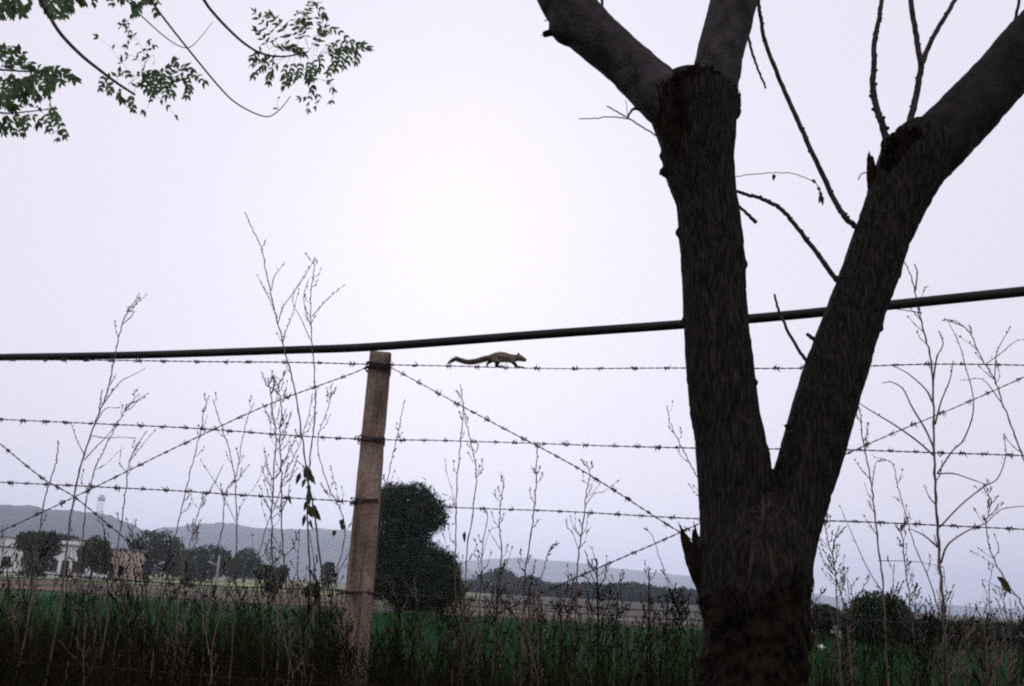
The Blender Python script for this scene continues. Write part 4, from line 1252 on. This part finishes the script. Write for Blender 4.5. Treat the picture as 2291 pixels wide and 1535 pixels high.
# ------------------------------------------------------------------ dry weeds
def weed(label, pts, w0, w1, nb=6, seed=0, off=.16, Y=None, m='weed', group='dry weeds along the fence', bl=70, branches=(), leaves=(), pods=1.0, up=.8, root=True, name='dry_weed', curl=0.0, parts=True):
    """pts run from the foot of the visible stalk to its tip, in photograph pixels"""
    r = random.Random(seed)
    f = (lambda x, y, d=0: at(x, y, Y + d)) if Y else (lambda x, y, d=0: fat(x, y, off + d))
    P = [f(x, y) for x, y in pts]
    if root:
        g = P[0]
        P = [Vector((g.x + r.uniform(-.08, .08), g.y + r.uniform(-.05, .05), -.02)), Vector((g.x + r.uniform(-.02, .02), g.y, g.z * .55))] + P
    Q = catmull(P, 7)
    n = len(Q)
    s = px2m(Q[n // 2])
    for i in range(2, n - 1):
        Q[i] = Q[i] + Vector((r.uniform(-1, 1), r.uniform(-1, 1), r.uniform(-.4, .4))) * .0022
    t = thing(name, label, 'weed', (P[0].x, P[0].y, 0), group)
    w0 *= .62; w1 *= .7
    R = [(w0 + (w1 - w0) * (i / (n - 1)) ** .8) / 2 * s for i in range(n)]
    for i in range(3, n - 1, 3): R[i] *= 1.25
    sb = MB().tube(Q, R, 5)
    def podset(b, p, d, sz):
        e = p + d * sz * .5
        b.ball(e, (sz * .24, sz * .24, sz * .62), 5, 4, d.to_track_quat('Z', 'Y').to_matrix())
    z_vis = Q[0].z if not root else P[2].z
    todo = []
    for k in range(nb):
        tt = r.uniform(.25, .97)
        i = min(n - 2, int((8 if root else 0) + tt * (n - (9 if root else 1))))
        p = Q[i]; tg = (Q[min(i + 1, n - 1)] - Q[max(i - 1, 0)]).normalized()
        sg = r.choice((-1, 1))
        L = bl * s * r.uniform(.3, 1.0) * (1.15 - .75 * tt)
        sd = FDIR * sg + FNRM * r.uniform(-.8, .8)
        d1 = (tg * up + sd * r.uniform(.35, .9)).normalized(); d2 = (tg * (up + .3) + sd * r.uniform(.1, .5) + Vector((0, 0, -curl))).normalized()
        todo.append(([p, p + d1 * L * .5, p + d1 * L * .55 + d2 * L * .5], R[i] * .6))
    for (bp) in branches:
        todo.append(([f(x, y, r.uniform(-.04, .04) if j else 0) for j, (x, y) in enumerate(bp)], w0 * .26 * s))
    for bpts, br_ in todo:
        B = catmull(bpts, 5)
        b = MB() if parts else sb
        b.tube(B, [max(.0007, br_ * (1 - .6 * i / (len(B) - 1))) for i in range(len(B))], 4)
        for j in range(2, len(B)):
            if r.random() < .26 * pods:
                d = ((B[j] - B[j - 1]).normalized() + FDIR * r.uniform(-.9, .9) + FNRM * r.uniform(-.5, .5)).normalized()
                podset(b, B[j], d, r.uniform(3.5, 6.5) * s)
            elif r.random() < .3:
                d = ((B[j] - B[j - 1]).normalized() + FDIR * r.uniform(-.9, .9)).normalized()
                b.tube([B[j], B[j] + d * r.uniform(6, 16) * s], [.0009, .0005], 3)
        podset(b, B[-1], (B[-1] - B[-2]).normalized(), r.uniform(4, 7) * s)
        if parts: b.build('side_stem', M[m], t)
    # little buds along the upper stalk
    for i in range(n // 2, n, 1):
        if r.random() < .4:
            d = ((Q[i] - Q[i - 1]).normalized() * .8 + FDIR * r.uniform(-1, 1) + FNRM * r.uniform(-.5, .5)).normalized()
            podset(sb, Q[i], d, r.uniform(3, 5.5) * s)
    sb.build('stem', M[m], t)
    for (x, y, ex, ey, L, W) in leaves:
        p = f(x, y, .01); q = f(ex, ey, .01)
        MB().leaf(p, q - p, FNRM + Vector((r.uniform(-.5, .5), 0, r.uniform(-.4, .4))), L * s * (.78 if seed == 2 else 1), W * s * (.72 if seed == 2 else 1), .3, .2).build('leaf', M['dryleaf'] if r.random() < .72 or seed != 2 else M['leaf'], t, False)
    return t

G = 'dry weeds along the fence'
weed('tallest dry weed stalk left of the post, its tip highest of all', [(742, 1480), (722, 1300), (705, 1160), (690, 1080), (674, 960), (660, 870), (641, 800), (626, 740), (613, 690), (598, 620), (586, 560), (566, 515), (547, 474)], 8, 2.6, 9, 1,
     branches=[[(621, 712), (602, 668), (590, 645), (577, 618)], [(622, 724), (632, 690), (652, 660), (680, 622), (702, 582)], [(607, 650), (614, 618), (626, 602), (636, 588)], [(632, 770), (640, 740), (655, 700), (668, 650)]])
weed('second tall dry stalk left of the post, leaning apart from the tallest', [(700, 1480), (694, 1300), (688, 1150), (692, 1050), (702, 960), (706, 880), (701, 800), (696, 735), (696, 660), (702, 610), (703, 575)], 7.5, 2.4, 8, 2, off=.13,
     branches=[[(694, 760), (672, 710), (656, 680), (660, 650), (690, 600)], [(698, 708), (714, 690), (738, 664), (768, 640)], [(696, 730), (684, 700), (680, 660), (688, 632)]],
     leaves=[(692, 1045, 696, 1090, 46, 20), (684, 1050, 690, 1082, 34, 14), (672, 1056, 660, 1092, 38, 15), (690, 1080, 694, 1112, 34, 14), (646, 1108, 652, 1136, 28, 11), (690, 1130, 722, 1178, 54, 22), (686, 1135, 704, 1170, 36, 14), (682, 1150, 676, 1190, 36, 13), (700, 1128, 712, 1150, 28, 12), (688, 1040, 678, 1078, 40, 17), (698, 1060, 706, 1098, 34, 14), (684, 1070, 672, 1098, 30, 13), (692, 1098, 690, 1140, 42, 18), (688, 1118, 678, 1150, 34, 14), (694, 1160, 700, 1196, 34, 13), (698, 1136, 716, 1160, 44, 18)])
weed('bushy dry weed with feathery head beside the two tall stalks', [(622, 1470), (612, 1300), (608, 1180), (612, 1060), (618, 980), (610, 920), (606, 880), (600, 845)], 7, 3, 30, 3, off=.10, bl=100, pods=1.4)
weed('bushy dry weed with tangled twigs just left of the leafy stalk', [(648, 1470), (640, 1300), (630, 1180), (630, 1060), (626, 980), (630, 920), (624, 880), (626, 845)], 7, 3, 26, 4, off=.05, bl=90, pods=1.3)
weed('leaning dry weed that touches the concrete post with dark pods', [(760, 1460), (752, 1300), (772, 1200), (762, 1140), (735, 1090), (712, 1010), (716, 960), (735, 910), (742, 860)], 5, 2.2, 14, 5, off=.09, bl=80,
     leaves=[(770, 1160, 762, 1182, 22, 16), (752, 1186, 746, 1198, 16, 12), (764, 1186, 770, 1176, 14, 12)])
weed('tall slanting dry stalk at the left rising above the pipe', [(130, 1380), (150, 1230), (165, 1110), (185, 1030), (211, 950), (236, 890), (250, 830), (262, 770), (276, 720), (291, 690), (313, 656)], 8, 2.5, 9, 6, bl=80,
     branches=[[(226, 912), (250, 878), (272, 852), (296, 840), (322, 826)], [(215, 945), (235, 915), (262, 912)], [(205, 975), (240, 980), (270, 978), (298, 980)], [(188, 1030), (215, 1000), (240, 975), (262, 945)], [(190, 1020), (172, 985), (160, 950)], [(274, 725), (290, 712), (298, 700)]])
weed('thinner slanting stalk just right of the left tall one', [(165, 1390), (180, 1240), (196, 1110), (215, 1045), (236, 1000), (262, 950), (285, 910), (312, 880)], 6, 2, 10, 7, off=.12, bl=80)
weed('straight thin stalk left of the leaning diagonal wires', [(60, 1400), (82, 1230), (100, 1120), (118, 1060), (128, 1020), (131, 985)], 5.5, 3, 2, 8, bl=40)
weed('dry stalk with forked top below the second wire at left', [(240, 1390), (262, 1230), (280, 1110), (288, 1040), (305, 1000), (325, 968)], 6, 2.2, 6, 9, bl=80, branches=[[(290, 1032), (315, 1000), (345, 965)]])
weed('long thin dry stalk crossing the third wire midway left', [(350, 1420), (375, 1280), (404, 1150), (425, 1060), (445, 980), (455, 930), (466, 888)], 5.5, 2.2, 7, 10, bl=50)
weed('dry stalk with arching upper half crossing the diagonal wire', [(520, 1430), (528, 1300), (530, 1170), (526, 1080), (514, 1010), (498, 960), (484, 920), (476, 895)], 6, 2.2, 6, 11, bl=60, branches=[[(528, 1170), (500, 1110), (475, 1070), (450, 1030)], [(530, 1170), (540, 1130), (575, 1080), (600, 1020)]])
weed('thin stalk bending right above the blue green trees', [(460, 1430), (478, 1280), (498, 1180), (506, 1100), (530, 1060), (540, 990), (556, 930), (570, 900)], 5, 2, 8, 12, off=.2, bl=60)
weed('dry stalk with a broken seed cup left of the far hill', [(395, 1430), (400, 1310), (430, 1200), (450, 1130), (480, 1080), (500, 1040)], 5, 2, 9, 13, off=.22, bl=70)
weed('slanting twiggy weed behind the top left corner of leafy stalk', [(590, 1420), (572, 1300), (590, 1200), (612, 1140), (640, 1060), (668, 1000), (690, 930), (700, 880)], 5, 2, 12, 14, off=.02, bl=90)
weed('slim dry stalk beside the post leaning right over sky', [(850, 1180), (862, 1100), (874, 1040), (888, 980), (898, 930), (905, 896)], 4, 2, 6, 15, off=-.1, bl=36)
weed('reddish dry stalk in front of the bushy tree edge', [(1012, 1520), (1018, 1350), (1020, 1200), (1024, 1060), (1034, 960), (1036, 910), (1030, 862)], 6, 2.4, 9, 16, m='weedred', bl=60, branches=[[(1022, 1150), (1012, 1100), (1000, 1060), (996, 1030)]])
weed('reddish dry stalk bending with one long hanging pod', [(1034, 1530), (1038, 1380), (1044, 1240), (1060, 1130), (1066, 1060), (1058, 1010), (1044, 950), (1036, 905)], 6, 2.4, 8, 17, m='weedred', off=.12, bl=60, leaves=[(1040, 1188, 1038, 1216, 26, 9)])
weed('dry stalk with a small forked head under the third wire', [(1070, 1500), (1074, 1330), (1080, 1230), (1090, 1160), (1086, 1138)], 5, 2.4, 5, 18, m='weedred', bl=60, branches=[[(1076, 1260), (1062, 1240), (1066, 1222)], [(1078, 1250), (1095, 1190), (1112, 1180)]])
weed('reddish stalk ending in a budded tip crossing the third wire', [(1100, 1530), (1112, 1380), (1122, 1250), (1118, 1180), (1120, 1130), (1124, 1100), (1128, 1072)], 7, 2.4, 10, 19, m='weedred', bl=60, branches=[[(1120, 1230), (1104, 1205), (1096, 1190)]])
weed('straight reddish stalk reaching the descending diagonal wire', [(1166, 1530), (1170, 1400), (1176, 1280), (1192, 1170), (1198, 1100), (1200, 1040), (1202, 1004)], 8, 2.6, 10, 20, m='weedred', bl=60)
weed('second reddish stalk standing close right of the straight one', [(1190, 1520), (1186, 1420), (1182, 1340), (1186, 1300)], 6, 3, 4, 21, m='weedred', off=.2, bl=40)
weed('dry stalk whose tip crosses the diagonal wire, with twin seeded branches', [(1280, 1520), (1288, 1350), (1296, 1230), (1308, 1140), (1314, 1090), (1320, 1060), (1312, 1034)], 7, 2.4, 12, 22, m='weedred', bl=70, branches=[[(1294, 1230), (1282, 1195), (1270, 1180), (1268, 1165)], [(1310, 1130), (1330, 1105), (1350, 1100), (1380, 1078)], [(1300, 1200), (1312, 1180), (1314, 1160)]])
weed('short dry stalk with paired cups between two taller reddish ones', [(1205, 1500), (1208, 1320), (1220, 1260), (1232, 1225), (1240, 1218)], 4.5, 2.4, 5, 23, bl=40)
weed('dark dry weed with spiky crown below the rising diagonal wire', [(1336, 1520), (1338, 1380), (1336, 1300), (1334, 1250)], 9, 5, 16, 24, m='grass', bl=110)
weed('dry weed with sparse spikes just left of the trunk', [(1456, 1520), (1454, 1380), (1452, 1300), (1452, 1270)], 7, 4, 12, 25, m='grass', bl=80, off=.1)
weed('dry forked sprig at the trunk edge above the third wire', [(1640, 1500), (1625, 1300), (1606, 1180), (1580, 1120), (1556, 1060), (1530, 1010), (1512, 975), (1498, 940), (1492, 912)], 5, 2.4, 10, 26, off=.1, bl=60)
weed('two thin grass stems leaning apart left of the trunk', [(1540, 1420), (1500, 1320), (1476, 1250), (1460, 1200), (1440, 1180)], 3, 2, 2, 27, bl=30, branches=[[(1478, 1255), (1498, 1300), (1524, 1330)]])
weed('thick branching weed stalk at right rising above the pipe', [(2120, 1535), (2112, 1400), (2104, 1290), (2097, 1180), (2091, 1060), (2088, 930), (2086, 830), (2072, 760), (2058, 710), (2048, 660), (2036, 612), (2022, 586)], 14, 3, 8, 28, off=.1, bl=80, curl=.3,
     branches=[[(2097, 1060), (2130, 1010), (2155, 985), (2176, 930), (2176, 880), (2160, 820), (2146, 770), (2122, 720)], [(2090, 1020), (2050, 985), (2000, 950), (1950, 920), (1922, 902)], [(2088, 1000), (2070, 960), (2040, 910), (2020, 870), (1995, 855), (1980, 856)], [(2086, 900), (2070, 870), (2030, 835), (2000, 820)], [(2092, 950), (2105, 900), (2125, 850), (2132, 810)],
               [(2105, 1260), (2120, 1220), (2160, 1190), (2205, 1170), (2240, 1140), (2291, 1132)], [(2102, 1180), (2150, 1130), (2200, 1090), (2232, 1070), (2250, 1020), (2246, 975)], [(2098, 1060), (2135, 1060), (2180, 1075), (2200, 1082)], [(2088, 850), (2096, 800), (2110, 770), (2102, 745)], [(2104, 1230), (2070, 1200), (2040, 1185)], [(2048, 650), (2052, 610), (2046, 592)], [(2060, 700), (2030, 695), (2006, 692)]])
weed('slender weed stalk between the trunk and the thick stalk', [(1985, 1500), (1978, 1340), (1966, 1230), (1954, 1120), (1942, 1040), (1930, 980), (1926, 930), (1918, 900)], 8, 3, 9, 29, off=.1, bl=70, branches=[[(1950, 1100), (1958, 1040), (1968, 1030)], [(1978, 1330), (1940, 1270), (1900, 1180), (1880, 1135)], [(1965, 1255), (2010, 1255), (2060, 1258), (2105, 1268)]], curl=.3)
weed('arching thin stalk with a curled tip near the thick stalk', [(2120, 1480), (2090, 1330), (2050, 1230), (2030, 1170), (2012, 1100), (2000, 1045), (1985, 1030), (1968, 1032)], 5, 2, 6, 30, off=.05, bl=60, curl=.5)
weed('leafy seeded stalk standing before the rounded bush', [(2050, 1500), (2036, 1350), (2026, 1270), (2018, 1200), (2016, 1170)], 6, 3, 22, 31, off=.12, bl=60, pods=1.6)
weed('long stalk leaning in from the right edge to the top wire', [(2340, 1300), (2310, 1100), (2280, 1000), (2250, 920), (2225, 850), (2195, 800), (2170, 745), (2140, 720), (2112, 714)], 8, 2.5, 9, 32, off=.05, bl=80, curl=.4, branches=[[(2225, 850), (2230, 790), (2250, 750), (2258, 735)], [(2205, 815), (2240, 790), (2270, 765), (2291, 760)], [(2240, 900), (2200, 850), (2160, 850)]])
weed('curved weed with drooping pods along the right edge', [(2330, 1480), (2290, 1360), (2250, 1300), (2215, 1230), (2208, 1170), (2216, 1120), (2200, 1090)], 7, 2.5, 14, 33, off=.14, bl=80, pods=1.5, curl=.4, leaves=[(2236, 1294, 2262, 1326, 42, 18), (2230, 1290, 2245, 1300, 24, 12)])
weed('dark seeded weed close to the right side of the trunk', [(1880, 1500), (1872, 1340), (1866, 1260), (1850, 1200), (1840, 1150)], 6, 3, 18, 34, off=.1, bl=80, pods=1.8)
weed('seeded weed with drooping twigs right of the trunk foot', [(1905, 1500), (1890, 1360), (1870, 1290), (1862, 1230), (1876, 1180)], 6, 3, 18, 35, off=.02, bl=80, pods=1.8, curl=.4)

# the many short stalks, indistinguishable one from another
r = random.Random(77)
for k in range(230):
    u = r.random()
    if u < .42: px_ = r.uniform(-60, 780)
    elif u < .72: px_ = r.uniform(880, 1560)
    else: px_ = r.uniform(1800, 2340)
    hor = 1322 + (px_ - 1145) * .054
    if px_ < 800: top = hor - r.uniform(-60, 150) * r.random() ** .7
    elif px_ < 1560: top = hor - r.uniform(-70, 95) * r.random()
    else: top = hor - r.uniform(-60, 150) * r.random()
    lean_ = r.uniform(-.12, .16)
    L = 1560 - top
    lean_ *= 1.8 if r.random() < .35 else 1
    pts = [(px_ - lean_ * L * .3 + r.uniform(-8, 8), 1560), (px_ + r.uniform(-8, 8), 1560 - L * .4), (px_ + lean_ * L * .4 + r.uniform(-8, 8), 1560 - L * .75), (px_ + lean_ * L * .8 + r.uniform(-14, 14), top)]
    w = r.uniform(3.4, 6.2)
    reg_ = 0 if px_ < 800 else (1 if px_ < 1600 else 2)
    weed(('short thin dry weed stalk in the tangle left of the concrete post', 'short thin dry weed stalk in the tangle between post and trunk', 'short thin dry weed stalk in the tangle right of the trunk')[reg_], pts, w, 2.0, r.randint(5, 14), 500 + k, off=r.uniform(-.75, .5), m=r.choice(('weed', 'grass', 'grass', 'grass')), group=('short dry stalks left of the post', 'short dry stalks between post and trunk', 'short dry stalks right of the trunk')[reg_], bl=r.uniform(45, 95), pods=r.uniform(.6, 1.6), curl=r.uniform(0, .4), parts=False)

r = random.Random(5)
for k in range(16):  # extra dark stalks, added to darken the lower end of the post
    px_ = r.uniform(720, 880); top = r.uniform(1330, 1470); ln_ = r.uniform(-40, 40)
    weed('short dark dry stalk added to darken the foot of the concrete post', [(px_ - ln_ * .4, 1570), (px_, 1500), (px_ + ln_ * .4 + r.uniform(-8, 8), (1500 + top) / 2), (px_ + ln_, top)], r.uniform(4, 6), 2.4, r.randint(10, 18), 900 + k, off=r.uniform(.15, .6), m='grass', group='dark stalks added to darken the post foot', bl=r.uniform(60, 100), pods=1.6, curl=.3, parts=False)

# ------------------------------------------------------------------ undergrowth (stuff)
def ug_area(rng, n):
    y = rng.uniform(1.9, 5.2, n)
    x = rng.uniform(-1, 1, n) * (y * .62 + .35)
    return np.stack([x, y], 1)
def ug_h(rng, p):
    patch = fbm(np.c_[p * 1.1, p[:, :1] * 0], 3, 6)
    k = np.where(p[:, 0] < -.25 * p[:, 1], .05, 0)
    return np.clip(rng.normal(.89, .15, len(p)) + patch * .26 + k, .3, 1.2)
blades('dry_undergrowth', 110000, ug_area, ug_h, .0085, M['grass'], 'tangled dark dry grass along the foot of the fence', 'dry grass', 33, bend=.28, segs=4)

# fine dead brush between the stalks (stuff)
rng = np.random.default_rng(91)
NB = 1900
QV = []; QF = []
def rib(p, q, w0, w1, sd):
    b_ = len(QV)
    QV.extend([p - sd * w0, p + sd * w0, q + sd * w1, q - sd * w1]); QF.append((b_, b_ + 1, b_ + 2, b_ + 3))
for k in range(NB):
    y = rng.uniform(2.2, 4.9); x = rng.uniform(-1, 1) * (y * .62 + .3)
    patch_ = float(vnoise(np.array([[x * 1.3, y * 1.3, 0]]), 17)[0])
    h = min(1.32, rng.normal(.98, .12) + patch_ * .15)
    a_ = rng.uniform(0, 6.28); sd = np.array([math.cos(a_), math.sin(a_), 0])
    ln = rng.normal(0, .10, 2)
    p = np.array([x, y, .5]); P_ = []
    for i in range(5):
        t = i / 4
        P_.append(np.array([x + ln[0] * t * t * 1.4 + rng.normal(0, .008), y + ln[1] * t, .45 + (h - .45) * t]))
    for i in range(4): rib(P_[i], P_[i + 1], .0022 * (1 - i * .18), .0022 * (1 - (i + 1) * .18), sd)
    for m_ in range(rng.integers(4, 9)):
        t = rng.uniform(.3, 1); i = min(3, int(t * 4)); q0 = P_[i] + (P_[i + 1] - P_[i]) * (t * 4 - i)
        L_ = rng.uniform(.04, .14); a2 = rng.uniform(0, 6.28); e1 = rng.uniform(.3, 1.1)
        d_ = np.array([math.cos(a2) * math.cos(e1), math.sin(a2) * math.cos(e1), math.sin(e1)])
        s2 = np.array([-math.sin(a2), math.cos(a2), 0])
        q1 = q0 + d_ * L_ * .6; q2 = q1 + (d_ + np.array([0, 0, .3])) * L_ * .4
        rib(q0, q1, .0013, .0010, s2); rib(q1, q2, .0010, .0006, s2)
        for _ in range(rng.integers(1, 4)):                     # shrivelled leaves and seed husks
            c_ = q0 + (q2 - q0) * rng.uniform(.3, 1); v_ = rng.normal(size=3) * .008
            rib(c_, c_ + v_ * rng.uniform(.6, 1.5), .0028, .0012, np.cross(v_, rng.normal(size=3)) / (np.linalg.norm(v_) * 1.5))
me = bpy.data.meshes.new('dead_brush'); me.from_pydata([tuple(v) for v in QV], [], QF)
tag(obj('dead_brush', me, M['grass'], smooth=False), 'dark tangle of fine dead brush behind and before the wires', 'brush', kind='stuff')

# ------------------------------------------------------------------ haze
hb = MB().box((0, 2600, 114), (15000, 6400, 236))
hm = bpy.data.materials.new('haze_air'); hm.use_nodes = True
hn = hm.node_tree; hn.nodes.clear()
ho = hn.nodes.new('ShaderNodeOutputMaterial'); hv = hn.nodes.new('ShaderNodeVolumePrincipled')
hv.inputs['Color'].default_value = (.71, .80, 1.0, 1)
hv.inputs['Density'].default_value = 2.9e-4
hv.inputs['Anisotropy'].default_value = 0.55
hn.links.new(hv.outputs[0], ho.inputs['Volume'])
hz_o = hb.build('haze', hm, None, False)
tag(hz_o, kind='stuff')
